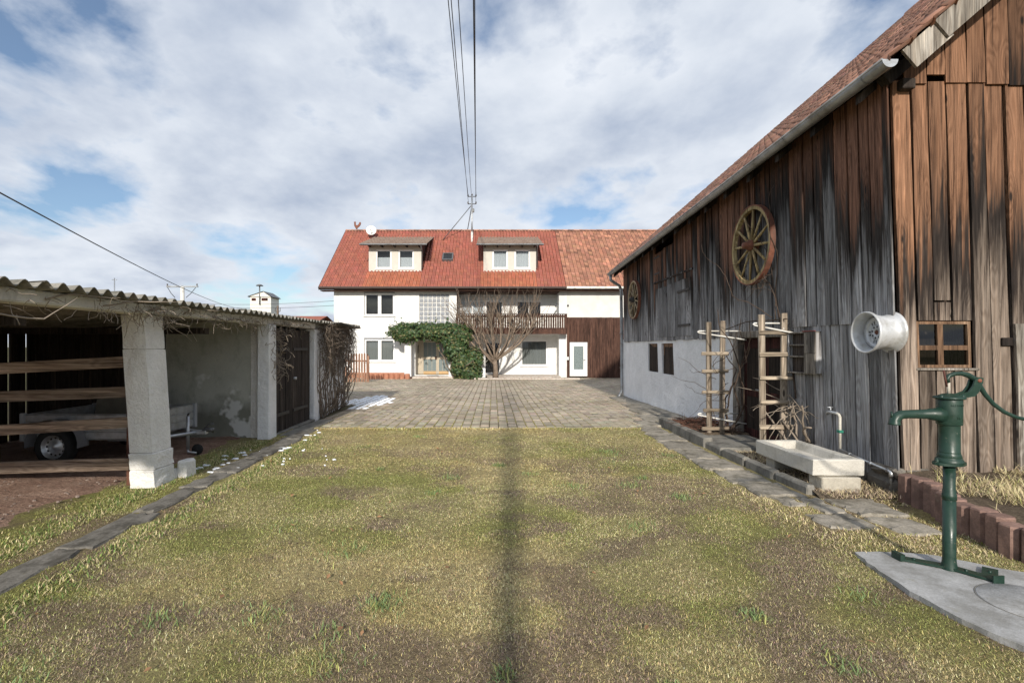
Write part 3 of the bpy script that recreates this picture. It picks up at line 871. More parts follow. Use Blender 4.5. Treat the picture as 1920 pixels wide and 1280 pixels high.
def window(parent, u0, u1, z0, z1, fn, frame='white_plastic', fw=0.06, mull=(), trans=(), glassmat='pane', behind='dark_room', curtain=None, sash=0.0, name='window', back=0.22, ft=0.05):
    """frame, bars and panes set in an opening; fn(u, z, d) as above, d = 0 at the outer face of the frame"""
    w = sub(name, parent)
    def bar(m, a, b, c, d, t0=0.0, t1=ft):
        vs_ = [fn(a, c, t0), fn(b, c, t0), fn(b, d, t0), fn(a, d, t0), fn(a, c, t1), fn(b, c, t1), fn(b, d, t1), fn(a, d, t1)]
        m.add(vs_, [(0, 1, 2, 3), (7, 6, 5, 4), (0, 4, 5, 1), (1, 5, 6, 2), (2, 6, 7, 3), (3, 7, 4, 0)])
    m = MB()
    bar(m, u0, u0 + fw, z0, z1); bar(m, u1 - fw, u1, z0, z1)
    bar(m, u0 + fw, u1 - fw, z0, z0 + fw); bar(m, u0 + fw, u1 - fw, z1 - fw, z1)
    m.build('frame', frame, w)
    if mull or trans:
        m = MB()
        for u, hw in mull: bar(m, u - hw, u + hw, z0 + fw, z1 - fw, 0.004, ft - 0.004)
        for z, hw in trans:
            edges = [u0 + fw] + [v for u, q in mull for v in (u - q, u + q)] + [u1 - fw]
            for k in range(0, len(edges), 2): bar(m, edges[k], edges[k + 1], z - hw, z + hw, 0.006, ft - 0.006)
        m.build('bars', frame, w)
    eu = [u0 + fw] + [v for u, q in mull for v in (u - q, u + q)] + [u1 - fw]
    ez = [z0 + fw] + [v for z, q in trans for v in (z - q, z + q)] + [z1 - fw]
    for i in range(0, len(eu), 2):
        for j in range(0, len(ez), 2):
            a, b, c, d = eu[i], eu[i + 1], ez[j], ez[j + 1]
            m = MB(); m.quad(fn(a, c, ft * 0.5), fn(b, c, ft * 0.5), fn(b, d, ft * 0.5), fn(a, d, ft * 0.5))
            m.build('pane', glassmat, w, fix=False)
    m = MB(); m.quad(fn(u0, z0, back), fn(u1, z0, back), fn(u1, z1, back), fn(u0, z1, back))
    m.build('room', behind, w, fix=False)
    if curtain:
        zt = z0 + (z1 - z0) * curtain[1]
        m = MB(); n = 24; a, b = u0 + fw, u1 - fw
        zb = z0 + fw + (z1 - z0) * (curtain[2] if len(curtain) > 2 else 0)
        for k in range(n):
            ua, ub = a + (b - a) * k / n, a + (b - a) * (k + 1) / n
            da = back * 0.6 + 0.02 * math.sin(k * 2.1); db = back * 0.6 + 0.02 * math.sin((k + 1) * 2.1)
            m.quad(fn(ua, zb, da), fn(ub, zb, db), fn(ub, zt, db), fn(ua, zt, da))
        m.build('curtain', curtain[0], w, fix=False)
    return w

# ------------------------------------------------------------------ the barn
barn = thing('barn', (12, 11.5, 0), 'old weathered timber barn with clay tile roof and whitewashed base', 'barn')
BX0, BY0, BY1, BRX = 4.5, 5.65, 17.5, 14.4
def lean(z, y): return -0.03 * z * (1 - 0.8 * (y - BY0) / (BY1 - BY0))
def wx(z, y): return BX0 + lean(z, y)
def ze(y): return 4.72 - 0.0315 * y
def rz(x, y):
    x_ = x if x <= BRX else 2 * BRX - x
    return ze(y) + 0.05 + 0.87 * (x_ - 4.10)
def plank_mesh(fn, a, b, z0, z1, th, n=4, jit=0.006, bow=0.0):
    """board standing upright: fn(u, z, d) with d towards the viewer"""
    m = MB(); vs_ = []
    ja = [random.uniform(-jit, jit) for _ in range(n + 1)]; jb = [random.uniform(-jit, jit) for _ in range(n + 1)]
    d0 = random.uniform(0.0, 0.010); cup = random.uniform(-0.004, 0.006)
    za, zb = z0 if isinstance(z0, tuple) else (z0, z0), z1 if isinstance(z1, tuple) else (z1, z1)
    for k in range(n + 1):
        t = k / n
        zl = za[0] + (zb[0] - za[0]) * t; zr = za[1] + (zb[1] - za[1]) * t
        w = bow * math.sin(math.pi * t)
        vs_ += [fn(a + ja[k], zl, d0), fn(a + ja[k], zl, d0 + th + w), fn(b + jb[k], zr, d0 + th + cup + w), fn(b + jb[k], zr, d0)]
    fs = [(0, 1, 2, 3), (4 * n + 3, 4 * n + 2, 4 * n + 1, 4 * n)]
    for k in range(n):
        o = 4 * k
        for i in range(4):
            j = (i + 1) % 4
            fs.append((o + i, o + 4 + i, o + 4 + j, o + j))
    m.add(vs_, fs); return m

side_fn = lambda u, z, d: Vector((wx(z, u) - d, u, z))
# boards of the long wall
y = BY0 + 0.02
while y < BY1 - 0.03:
    w = random.uniform(0.12, 0.21) if y > 7.0 else random.uniform(0.17, 0.24)
    y2 = min(y + w, BY1)
    if BY1 - y2 < 0.08: y2 = BY1
    ym = (y + y2) / 2
    top = ze(ym) + 0.30
    if 12.5 < ym < 14.0: top = ze(ym) - 0.10 - random.uniform(0, 0.04)
    z0 = 1.93 + 0.003 * (ym - 6) if ym < 7.75 else (1.90 if ym < 9.45 else 1.815 + random.uniform(-0.015, 0.02))
    gap = random.choice((0.008, 0.012, 0.019))
    plank_mesh(side_fn, y + gap, y2 - gap, z0, top, 0.026 + (0.012 if ym < 7.75 else 0) + random.choice((0, 0.012))).build('plank', 'barn_side_wood', barn)
    y = y2
# lower boards between the corner and the door
y = BY0 + 0.02
for w in (0.17, 0.20, 0.235, 0.20, 0.24, 0.17, 0.21, 0.19, 0.235, 0.19):
    y2 = min(y + w, 7.70)
    if y2 - y > 0.06:
        if y2 > 6.85 and y < 7.57:      # below the little wall cupboard too
            pass
        plank_mesh(side_fn, y + 0.008, y2 - random.choice((0.006, 0.014)), 0.16 + random.uniform(-0.03, 0.05), 1.95, 0.020 + random.choice((0, 0.01))).build('plank', 'barn_side_wood', barn)
    y = y2
MB().box(4.53, 4.60, BY0 + 0.1, BY1, 0.0, 4.1).build('inner_wall', 'backing_wood', barn)
# corner board and stone footing under the boards
plank_mesh(lambda u, z, d: Vector((wx(z, BY0) - 0.042 - d, u, z)), BY0 - 0.045, BY0 + 0.03, 0.3, 4.55, 0.02).build('corner_board', 'barn_side_wood', barn)
fo = [(4.40, 5.62, 6.1), (4.42, 6.1, 6.62), (4.43, 6.62, 7.2), (4.44, 7.2, 7.7)]
for x, a, b in fo:
    MB().cbox(x, 4.75, a, b - 0.02, -0.1, 0.20, 0.05, jit=0.02).build('footing_stone', 'field_stone', barn)
MB().cbox(4.40, 4.8, 5.60, 5.98, 0.2, 0.30, 0.04, jit=0.02).build('footing_stone', 'field_stone', barn)

# whitewashed masonry with two small windows
hol = [(13.98, 14.85, 0.95, 1.74), (12.74, 13.62, 0.94, 1.74)]
def plaster_fn(u, z, d):
    b = 0.05 * (fbm(np.array([u * 0.9]), np.array([z * 1.1]), 4)[0] - 0.5) + 0.05 * max(0.0, 0.35 - (z - g(u))) - 0.015
    return Vector((wx(z, u) - 0.015 - b * (1 if d == 0 else 0) + d, u, z))
wallgrid(9.5, BY1, -0.25, 1.825, hol, plaster_fn, 0.16, 0.22).build('plaster_wall', 'barn_plaster', barn)
# near end and far end of the masonry
MB().box(4.50, 4.9, 9.42, 9.50, -0.1, 1.8).build('wall_end', 'barn_plaster', barn)
MB().box(4.47, 9.3, BY1, BY1 + 0.1, -0.3, 1.9).build('rear_plaster', 'barn_plaster', barn)
for a, b, c, d in hol:
    window(barn, a, b, c, d, lambda u, z, q: Vector((wx(z, u) + 0.05 + q, u, z)), 'old_frame_wood', 0.09, mull=[((a + b) / 2, 0.028)], trans=[((c + d) / 2 + 0.05, 0.018)], glassmat='old_pane')
# beams on top of the masonry and over the door
MB().cbox(4.40, 4.52, 7.6, 9.55, 1.80, 1.92, 0.01, jit=0.004).build('lintel', 'grey_wood', barn)
MB().cbox(4.42, 4.56, 9.24, 9.46, 0.05, 1.80, 0.015, jit=0.008).build('door_post', 'grey_wood', barn)
MB().cbox(4.44, 4.56, 7.66, 7.78, 0.05, 1.80, 0.015, jit=0.006).build('door_post', 'grey_wood', barn)
# the brown house door behind the trellis
dr = sub('door', barn)
MB().box(4.56, 4.60, 7.78, 9.24, 0.08, 1.80).build('leaf', 'maroon_wood', dr)
for a, b, c, d in ((7.78, 7.88, .08, 1.8), (8.42, 8.58, .08, 1.8), (9.14, 9.24, .08, 1.8), (7.88, 8.42, .08, .22), (8.58, 9.14, .08, .22), (7.88, 8.42, 1.62, 1.8), (8.58, 9.14, 1.62, 1.8), (7.88, 8.42, .78, .9), (8.58, 9.14, .78, .9)):
    MB().cbox(4.525, 4.56, a, b, c, d, 0.006).build('stile' if d - c > 1 else 'rail', 'maroon_wood', dr)
for a, b in ((7.90, 8.40), (8.60, 9.12)):
    MB().box(4.552, 4.558, a, b, 0.92, 1.60).build('pane', 'frosted_glass', dr)
MB().tube([(4.50, 8.62, 0.92), (4.47, 8.62, 0.92), (4.47, 8.72, 0.92)], 0.01).build('handle', 'galvanised', dr)
# loading hatch in the long wall
ht = sub('hatch', barn)
y = 11.40
for w in (0.33, 0.30, 0.36, 0.32, 0.30, 0.34, 0.33, 0.28):
    plank_mesh(lambda u, z, d: side_fn(u, z, d + 0.032), y + 0.004, y + w - 0.004, 1.90, 3.33 - 0.01 * y + random.uniform(-.01, .01), 0.014).build('plank', 'barn_side_wood', ht)
    y += w
for yy, zz_ in ((11.45, 2.15), (11.45, 2.95)):
    MB().box(wx(zz_, yy) - 0.075, wx(zz_, yy) - 0.055, yy, yy + 0.75, zz_ - 0.025, zz_ + 0.025).build('hinge', 'dark_iron', ht)
MB().cbox(wx(3.4, 12.7) - 0.065, wx(3.4, 12.7) - 0.03, 11.3, 14.05, 3.36, 3.40, 0.004).build('batten', 'barn_side_wood', ht)
for yy, zz_ in ((14.0, 3.62), (14.0, 4.05)):
    MB().box(wx(zz_, yy) - 0.06, wx(zz_, yy) - 0.035, yy - 0.45, yy, zz_ - 0.02, zz_ + 0.02).build('hinge', 'dark_iron', ht)

# gable wall
def gx(u, z): return u + lean(z, BY0)
gab_fn = lambda u, z, d: Vector((gx(u, z), BY0 - d, z))
def under(x): return rz(x, BY0) - 0.16
WG = (4.70, 5.30, 1.42, 1.93)
x = BX0 - 0.01
low = [0.215, 0.20, 0.185, 0.24, 0.19, 0.20, 0.23, 0.21]
k = 0
while x < 10.0:
    w = low[k % len(low)] * random.uniform(0.92, 1.08) if k > 7 else low[k]
    x2 = min(x + w, 16.0)
    gp = random.choice((0.006, 0.010, 0.017))
    zt = min(4.56, under(x + lean(4, BY0)) + 0.02, under(x2 + lean(4, BY0)) + 0.02)
    zb = 0.16 + random.uniform(-0.05, 0.05)
    if x2 > WG[0] + 0.06 and x < WG[1] - 0.06:
        plank_mesh(gab_fn, x + gp, x2 - gp, zb, WG[2] - 0.02 + random.uniform(-0.02, 0), 0.026).build('gable_plank', 'barn_gable_wood', barn)
        plank_mesh(gab_fn, x + gp, x2 - gp, WG[3] + 0.01 + (0.22 if k == 2 else 0), zt, 0.026).build('gable_plank', 'barn_gable_wood', barn)
        if k == 2:
            plank_mesh(gab_fn, x + gp, x2 - gp, WG[3] + 0.01, WG[3] + 0.21, 0.014).build('gable_plank', 'barn_gable_wood', barn)
    else:
        plank_mesh(gab_fn, x + gp, x2 - gp, zb, zt, 0.026 + random.uniform(-0.004, 0.01), jit=0.009, bow=random.uniform(0, 0.015)).build('gable_plank', 'barn_gable_wood', barn)
    x = x2; k += 1
x = 4.62
k = 0
while x < 10.0:
    w = random.uniform(0.18, 0.26); x2 = x + w
    z0 = 4.52 + random.uniform(-0.02, 0.02) + (0.09 if k == 1 else 0)
    zl, zr = under(x - 0.13), under(x2 - 0.13)
    if min(zl, zr) > z0 + 0.05:
        plank_mesh(lambda u, z, d: gab_fn(u, z, d + 0.03), x + 0.005, x2 - 0.005, (z0, z0), (zl, zr), 0.024).build('gable_plank', 'barn_gable_wood', barn)
    x = x2; k += 1
wallgrid(4.56, 24.2, 0.1, 4.3, [(WG[0] - 0.02, WG[1] + 0.02, WG[2] - 0.02, WG[3] + 0.02)], lambda u, z, d: Vector((gx(u, z), BY0 + 0.05 + d, z)), 0.1).build('gable_backing', 'backing_wood', barn)
m = MB(); m.add([(4.6, BY0 + .07, 4.28), (24.2, BY0 + .07, 4.28), (BRX, BY0 + .07, 12.6)], [(0, 1, 2)]); m.build('gable_backing', 'backing_wood', barn, fix=False)
# small four-light window in the gable, its panes gone dull
window(barn, WG[0], WG[1], WG[2], WG[3], lambda u, z, q: Vector((gx(u, z), BY0 - 0.022 + q, z)), 'old_frame_wood', 0.032, mull=[((WG[0] + WG[1]) / 2 - 0.03, 0.03)], trans=[(1.64, 0.026)], glassmat='old_pane', behind='backing_wood', back=0.35)
MB().cbox(gx(WG[0], 1.4) - 0.03, gx(WG[1], 1.4) + 0.06, BY0 - 0.055, BY0 - 0.018, WG[2] - 0.028, WG[2] - 0.003, 0.005).build('window_sill', 'grey_wood', barn)
# dark strip laid on to stand in for a slit's shade, and prop board right of the window
MB().cbox(5.56, 5.82, BY0 - 0.062, BY0 - 0.04, 1.66, 1.75, 0.004).build('batten', 'dark_door_wood', barn)
plank_mesh(lambda u, z, d: gab_fn(u, z, d + 0.06), 5.73, 5.85, 0.25, 1.90, 0.03).build('prop_board', 'grey_wood', barn)

# roof: boarding, tiles, ridge
def roofquad(m, xa, xb, ya, yb, dz):
    m.quad((xa, ya, rz(xa, ya) + dz), (xb, ya, rz(xb, ya) + dz), (xb, yb, rz(xb, yb) + dz), (xa, yb, rz(xa, yb) + dz))
RY0, RY1 = 5.30, 17.85
m = MB()
for dz in (-0.10, -0.06):
    roofquad(m, 4.12, BRX, RY0 + 0.05, RY1 - 0.05, dz); roofquad(m, BRX, 2 * BRX - 4.12, RY0 + 0.05, RY1 - 0.05, dz)
m.build('roof_boarding', 'backing_wood', barn, fix=False)
for k in range(15):                                   # rafter tails under the eave
    yy = RY0 + 0.5 + k * 0.84
    a = Vector((4.14, yy, rz(4.14, yy) - 0.17)); b = Vector((4.75, yy, rz(4.75, yy) - 0.17))
    m = MB(); m.add([a + Vector((0, -.05, -.05)), a + Vector((0, .05, -.05)), a + Vector((0, .05, .06)), a + Vector((0, -.05, .06)), b + Vector((0, -.05, -.05)), b + Vector((0, .05, -.05)), b + Vector((0, .05, .06)), b + Vector((0, -.05, .06))],
                      [(0, 1, 2, 3), (7, 6, 5, 4), (0, 4, 5, 1), (1, 5, 6, 2), (2, 6, 7, 3), (3, 7, 4, 0)])
    m.build('rafter_tail', 'dark_door_wood', barn)
def pantile(w, l, h, seg=6, lip=0.02, th=0.015):
    """x along the eave, y up the slope"""
    v = []; f = []
    for y_, z_ in ((0, 0.030), (l, 0.0)):
        for i in range(seg + 1):
            u = i / seg
            prof = h * (0.5 + 0.5 * math.cos(2 * math.pi * (u - 0.22))) if True else 0
            v.append(((u - 0.5) * w, y_, z_ + prof))
    n = seg + 1
    for i in range(n):
        v.append((v[i][0], 0.0, v[i][2] - lip))
    for i in range(seg):
        f.append((i, i + 1, n + i + 1, n + i)); f.append((2 * n + i, 2 * n + i + 1, i + 1, i))
    return np.array(v), np.array(f)
TW, TR = 0.215, 0.30
tv, tf = pantile(TW * 1.04, TR * 1.22, 0.062, 6, 0.045)
sl = math.atan(0.87)
tm = []
for side in (0,):
    nrow = int((BRX - 4.05) / math.cos(sl) / TR) + 1
    ncol = int((RY1 - RY0) / TW)
    for r_ in range(nrow):
        for c_ in range(ncol):
            yy = RY0 + (c_ + 0.5) * TW - 0.09
            s_ = r_ * TR
            xx = 4.06 + s_ * math.cos(sl)
            if xx > BRX - 0.05: continue
            jit = Euler((random.gauss(0, 0.03), random.gauss(0, 0.03), random.gauss(0, 0.025))).to_matrix().to_4x4()
            if side == 0:
                B = Matrix(((0, math.cos(sl), -math.sin(sl), 0), (-1, 0, 0, 0), (0, math.sin(sl), math.cos(sl), 0), (0, 0, 0, 1)))
                mt = Matrix.Translation((xx, yy, rz(xx, yy) + 0.004 * random.random())) @ B @ jit
            else:
                if r_ % 1: continue
                B = Matrix(((0, -math.cos(sl), math.sin(sl), 0), (1, 0, 0, 0), (0, math.sin(sl), math.cos(sl), 0), (0, 0, 0, 1)))
                mt = Matrix.Translation((2 * BRX - xx, yy, rz(xx, yy) + 0.004 * random.random())) @ B @ jit
            tm.append((math.hypot(xx, yy - 0) + (500 if side else 0), mt))
tm.sort(key=lambda q: q[0])
btile = np_mesh('roof_tile', tv, tf, 'barn_tile', smooth=False)
for d, mt in tm[:300]:
    o = obj('roof_tile', btile, barn); o.matrix_basis = mt
tcol = np.clip(np.array([0.33, 0.17, 0.115]) * np.clip(rng.normal(1, 0.28, (len(tm) - 300, 1)), 0.45, 1.6) * (1 + rng.normal(0, 0.05, (len(tm) - 300, 3))), 0.03, 0.7)
V, F, C = stamp(tv, tf, [np.array(q[1]) for q in tm[300:]], tcol)
o = obj('roof_tiles', np_mesh('roof_tiles', V, F, 'barn_tile_far', C), barn); o['kind'] = 'stuff'
for k in range(32):
    yy = RY0 + k * 0.39 + 0.02
    m = MB(); m.lathe([(0.13, 0), (0.115, 0.41)], (BRX, yy, rz(BRX, yy) + 0.0), 'Y', 8, a0=-math.pi / 2, a1=math.pi / 2)
    m.build('ridge_tile', 'barn_tile', barn)
# verge boards up the near rake
def rake(x0, x1, y_, t, w, dz, name, mat='grey_wood'):
    a, b = Vector((x0, y_, rz(x0, RY0) + dz)), Vector((x1, y_, rz(x1, RY0) + dz))
    u = (b - a).normalized(); nrm = Vector((-u.z, 0, u.x))
    m = MB(); vs_ = []
    for q in (0, t):
        for p, s_ in ((a, 0), (b, 0), (b, w), (a, w)):
            vs_.append(p - nrm * s_ + Vector((0, q, 0)))
    m.add(vs_, [(0, 1, 2, 3), (7, 6, 5, 4), (0, 4, 5, 1), (1, 5, 6, 2), (2, 6, 7, 3), (3, 7, 4, 0)])
    return m.build(name, mat, barn)
rake(4.22, 4.60, RY0 - 0.02, 0.03, 0.23, 0.0, 'verge_board')
rake(4.53, BRX, RY0 - 0.05, 0.028, 0.22, 0.02, 'verge_board')
rake(BRX, 2 * BRX - 4.2, RY0 - 0.05, 0.028, 0.22, 0.02, 'verge_board')
rake(4.22, BRX, RY0 + 0.25, 0.12, 0.14, -0.10, 'verge_rafter', 'dark_door_wood')
MB().cbox(4.42, 4.56, RY0 + 0.22, BY0 + 0.2, 4.44, 4.55, 0.01).build('purlin_end', 'dark_door_wood', barn)
# gutter and downpipe
def gy(y_): return Vector((4.06, y_, ze(y_) + 0.015))
m = MB(); vs_ = []; fs = []; n = 10
stn = [RY0 - 0.06 + (RY1 + 0.12 - RY0) * k / 14 for k in range(15)]
for ring in (0.078, 0.070):
    for yy in stn:
        for k in range(n + 1):
            an = math.pi * (1 + k / n)
            c_ = gy(yy); vs_.append(c_ + Vector((ring * math.cos(an), 0, ring * math.sin(an) + 0.02)))
w1 = n + 1; half = len(stn) * w1
for i in range(len(stn) - 1):
    for k in range(n):
        fs.append((i * w1 + k, i * w1 + k + 1, (i + 1) * w1 + k + 1, (i + 1) * w1 + k))
        fs.append((half + i * w1 + k, half + (i + 1) * w1 + k, half + (i + 1) * w1 + k + 1, half + i * w1 + k + 1))
m.add(vs_, fs, True)
gut = m.build('gutter', 'zinc', barn, fix=False)
p0 = gy(RY0 - 0.06)
m = MB(); m.add([p0 + Vector((0.082 * math.cos(math.pi * (1 + k / 12)), -0.004, 0.082 * math.sin(math.pi * (1 + k / 12)) + 0.02)) for k in range(13)], [tuple(range(13))]); m.build('end_cap', 'galvanised', gut, fix=False)
a = gy(RY0 - 0.06) + Vector((-0.078, 0, 0.02)); b = gy(RY1 + 0.06) + Vector((-0.078, 0, 0.02))
m = MB(); m.tube([a, b], 0.013, 6); m.build('bead', 'zinc', gut)
for k in range(9):
    yy = RY0 + 0.25 + k * 1.5
    m = MB(); m.lathe([(0.084, 0), (0.084, 0.03)], gy(yy) + Vector((0, 0, 0.02)), 'Y', 10, a0=math.pi / 2, a1=3 * math.pi / 2); m.build('gutter_strap', 'zinc', gut)
e = gy(17.72)
dp = [e + Vector((0, 0, -0.05)), e + Vector((0.0, 0, -0.22)), e + Vector((0.16, -0.02, -0.34)), e + Vector((0.30, -0.03, -0.42)), e + Vector((0.355, -0.03, -0.60)), Vector((4.43, 17.66, 2.0)), Vector((4.43, 17.64, 0.15)), Vector((4.36, 17.60, 0.0)), Vector((4.28, 17.55, -0.06))]
MB().tube(dp, 0.052, 10).build('downpipe', 'zinc', barn)
for zz_ in (2.1, 0.9):
    MB().tube([(4.43, 17.66, zz_), (4.43, 17.66, zz_ + 0.06)], 0.062, 10).build('pipe_collar', 'zinc', barn)
# rear gable so that the barn is closed
m = MB(); m.quad((4.5, BY1 - .02, 1.8), (24.2, BY1 - .02, 1.8), (24.2, BY1 - .02, 4.2), (4.5, BY1 - .02, 4.2)); m.add([(4.4, BY1 - .02, 4.2), (24.2, BY1 - .02, 4.2), (BRX, BY1 - .02, 12.6)], [(0, 1, 2)]); m.box(24.1, 24.2, BY0, BY1, -.2, 4.2); m.box(9.3, 24, BY1, BY1 + .1, -.3, 1.8)
m.build('rear_wall', 'barn_side_wood', barn, fix=False)
# ------------------------------------------------------------------ things on and by the barn
def wagon_wheel(y_, z_, r_, label, wmat, spokes=12, rot=0.1, hubm='iron_tyre'):
    x_ = wx(z_, y_) - 0.13
    t = thing('wagon_wheel', (x_, y_, z_), label, 'wheel', 'old wagon wheels hung on the barn')
    c = (x_, y_, z_)
    def ring(r0, r1, h): return MB().lathe([(r0, -h), (r1, -h), (r1, h), (r0, h), (r0, -h)], c, 'X', 40, smooth=False)
    ring(r_ * 0.89, r_ * 0.975, 0.034).build('rim', wmat, t)
    ring(r_ * 0.976, r_, 0.042).build('iron_tyre', 'iron_tyre', t)
    MB().lathe([(0.0, -0.15), (0.045, -0.15), (0.055, -0.13), (0.06, -0.09), (0.09, -0.05), (0.095, 0.04), (0.075, 0.10), (0.0, 0.10)], c, 'X', 14).build('hub', hubm, t)
    for k in range(spokes):
        a = rot + 2 * math.pi * k / spokes
        d = Vector((0, math.cos(a), math.sin(a))); p = Vector(c)
        MB().tube([p + d * 0.07, p + d * (r_ * 0.45), p + d * (r_ * 0.90)], [0.021, 0.019, 0.015], 6, flat=1.25).build('spoke', wmat, t)
    return t
wagon_wheel(8.50, 3.33, 0.655, 'large wagon wheel with yellowed spokes and rusty rim above the barn door', 'wheel_wood', 12)
wagon_wheel(15.8, 3.10, 0.60, 'pale wagon wheel at the far end of the barn wall', 'pale_wheel_wood', 12, 0.2, 'dark_iron')

# two old car rims joined into a hose reel on the barn corner
c0 = Vector((wx(1.83, 5.68), 5.68, 1.81))
t = thing('hose_reel', tuple(c0), 'silver alloy wheel rims joined into a hose reel on the barn corner', 'hose reel')
prof = [(0.175, -0.02), (0.215, -0.02), (0.217, -0.035), (0.205, -0.05), (0.185, -0.06), (0.178, -0.10), (0.170, -0.13), (0.178, -0.17), (0.180, -0.20), (0.205, -0.27), (0.217, -0.285), (0.217, -0.305), (0.205, -0.308), (0.196, -0.29), (0.182, -0.27), (0.168, -0.20), (0.170, -0.19), (0.168, -0.15)]
prof = [(a * 1.06, b * 1.06) for a, b in prof]
MB().lathe(prof, c0, 'X', 40).build('barrel', 'alu', t)
fx = c0.x - 0.195
def sector(r0, r1, a0, a1, x0, x1, n=3):
    m = MB(); vs_ = []
    for x in (x0, x1):
        for r_ in (r0, r1):
            for k in range(n + 1):
                a = a0 + (a1 - a0) * k / n
                vs_.append((x, c0.y + r_ * math.cos(a), c0.z + r_ * math.sin(a)))
    q = n + 1; fs = []
    for k in range(n):
        fs += [(k, k + 1, q + k + 1, q + k), (2 * q + k, 3 * q + k, 3 * q + k + 1, 2 * q + k + 1), (k, 2 * q + k, 2 * q + k + 1, k + 1), (q + k, q + k + 1, 3 * q + k + 1, 3 * q + k)]
    fs += [(0, q, 3 * q, 2 * q), (n, 2 * q + n, 3 * q + n, q + n)]
    m.add(vs_, fs); return m
f = sub('face', t)
MB().lathe([(0.128, 0.02), (0.128, 0), (0.168, -0.02), (0.168, 0.02)], (fx, c0.y, c0.z), 'X', 40).build('outer_ring', 'alu', f)
MB().lathe([(0.028, 0.02), (0.028, 0), (0.088, 0.0), (0.088, 0.02)], (fx, c0.y, c0.z), 'X', 32).build('inner_ring', 'alu', f)
for k in range(5):
    for a, w in ((0.0, 0.36), (0.63, 0.055)):
        an = 2 * math.pi * k / 5 + a + 0.5
        sector(0.087, 0.130, an - w, an + w, fx + 0.0005, fx + 0.02).build('spoke', 'alu', f)
for k in range(8):
    an = 2 * math.pi * k / 8 + 0.2
    MB().lathe([(0.012, -0.003), (0.0, -0.003)], (fx, c0.y + 0.062 * math.cos(an), c0.z + 0.062 * math.sin(an)), 'X', 8).build('bolt_hole', 'dark_iron', f)
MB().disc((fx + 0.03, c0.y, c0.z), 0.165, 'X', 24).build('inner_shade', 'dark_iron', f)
MB().lathe([(0.027, 0.01), (0.022, -0.004), (0.008, -0.012), (0, -0.03)], (fx, c0.y, c0.z), 'X', 12).build('axle_cap', 'iron_tyre', f)

# open cupboard on the wall
cx_ = wx(1.56, 7.2) - 0.03
t = thing('wall_cupboard', (cx_, 7.2, 1.26), 'small open weathered wooden cupboard with two shelves on the barn wall', 'cupboard')
D = 0.085
Y0, Y1, Z0, Z1 = 6.90, 7.56, 1.27, 1.86
MB().cbox(cx_ - D, cx_, Y0, Y1, Z1 - 0.02, Z1, 0.003).build('top', 'grey_wood', t)
MB().cbox(cx_ - D, cx_, Y0, Y1, Z0, Z0 + 0.02, 0.003).build('bottom', 'grey_wood', t)
MB().cbox(cx_ - D, cx_, Y1 - 0.02, Y1, Z0 + 0.02, Z1 - 0.02, 0.003).build('side_panel', 'barn_side_wood', t)
MB().cbox(cx_ - D, cx_, Y0, Y0 + 0.02, Z0 + 0.02, Z1 - 0.02, 0.003).build('side_panel', 'barn_side_wood', t)
MB().cbox(cx_ - 0.022, cx_ - 0.004, Y0 + 0.02, Y1 - 0.02, Z0 + 0.02, Z1 - 0.02, 0.003).build('back_panel', 'dark_door_wood', t)
for zz_ in (1.50, 1.665):
    MB().cbox(cx_ - D + 0.01, cx_ - 0.022, Y0 + 0.02, Y1 - 0.02, zz_, zz_ + 0.022, 0.003).build('shelf', 'grey_wood', t)
MB().cbox(cx_ - D - 0.02, cx_ - D - 0.001, Y0 - 0.01, Y0 + 0.23, 1.56, Z1 - 0.02, 0.003).build('door', 'grey_wood', t)
MB().cbox(cx_ - D - 0.02, cx_ - D - 0.001, Y0 - 0.01, Y0 + 0.23, Z0 + 0.01, 1.555, 0.003).build('door', 'grey_wood', t)
MB().box(cx_ - D - 0.015, cx_ - D, Y0, Y0 + 0.28, Z1 + 0.001, Z1 + 0.012).build('red_strip', 'red_paint', t)

# water tap on its pipe
px_ = 4.40
t = thing('water_tap', (px_, 5.75, 0), 'garden water tap on a bent pipe along the barn wall', 'tap')
MB().tube([(px_, 6.50, 0.34), (px_, 6.50, 0.76), (px_, 6.52, 0.79), (px_, 6.60, 0.80), (px_, 6.66, 0.80)], 0.017, 8).build('riser_pipe', 'cream_paint', t)
MB().tube([(px_, 6.51, 0.35), (px_, 6.1, 0.305), (px_, 5.70, 0.27), (px_ - 0.0, 5.665, 0.25), (px_, 5.66, 0.20), (px_, 5.67, -0.05)], 0.017, 8).build('feed_pipe', 'galvanised', t)
MB().tube([(px_, 5.72, 0.272), (px_, 5.665, 0.268), (px_, 5.662, 0.2)], 0.026, 8).build('elbow', 'galvanised', t)
MB().tube([(px_, 6.55, 0.80), (px_ - 0.0, 6.70, 0.80), (px_, 6.74, 0.79), (px_, 6.755, 0.755)], [0.018, 0.02, 0.017, 0.013], 8).build('tap_body', 'galvanised', t)
MB().tube([(px_, 6.68, 0.81), (px_, 6.68, 0.86)], 0.008, 6).build('spindle', 'galvanised', t)
MB().tube([(px_ - 0.04, 6.68, 0.862), (px_ + 0.04, 6.68, 0.862)], 0.008, 6).build('tap_handle', 'galvanised', t)
MB().cbox(px_ - 0.025, px_ + 0.03, 6.47, 6.53, 0.56, 0.595, 0.004).build('pipe_clamp', 'green_valve', t)
for yy, zz_ in ((6.3, 0.325), (5.95, 0.29)):
    MB().tube([(px_ - 0.002, yy, zz_), (px_ - 0.002, yy + 0.03, zz_ + 0.003)], 0.023, 8).build('pipe_joint', 'galvanised', t)

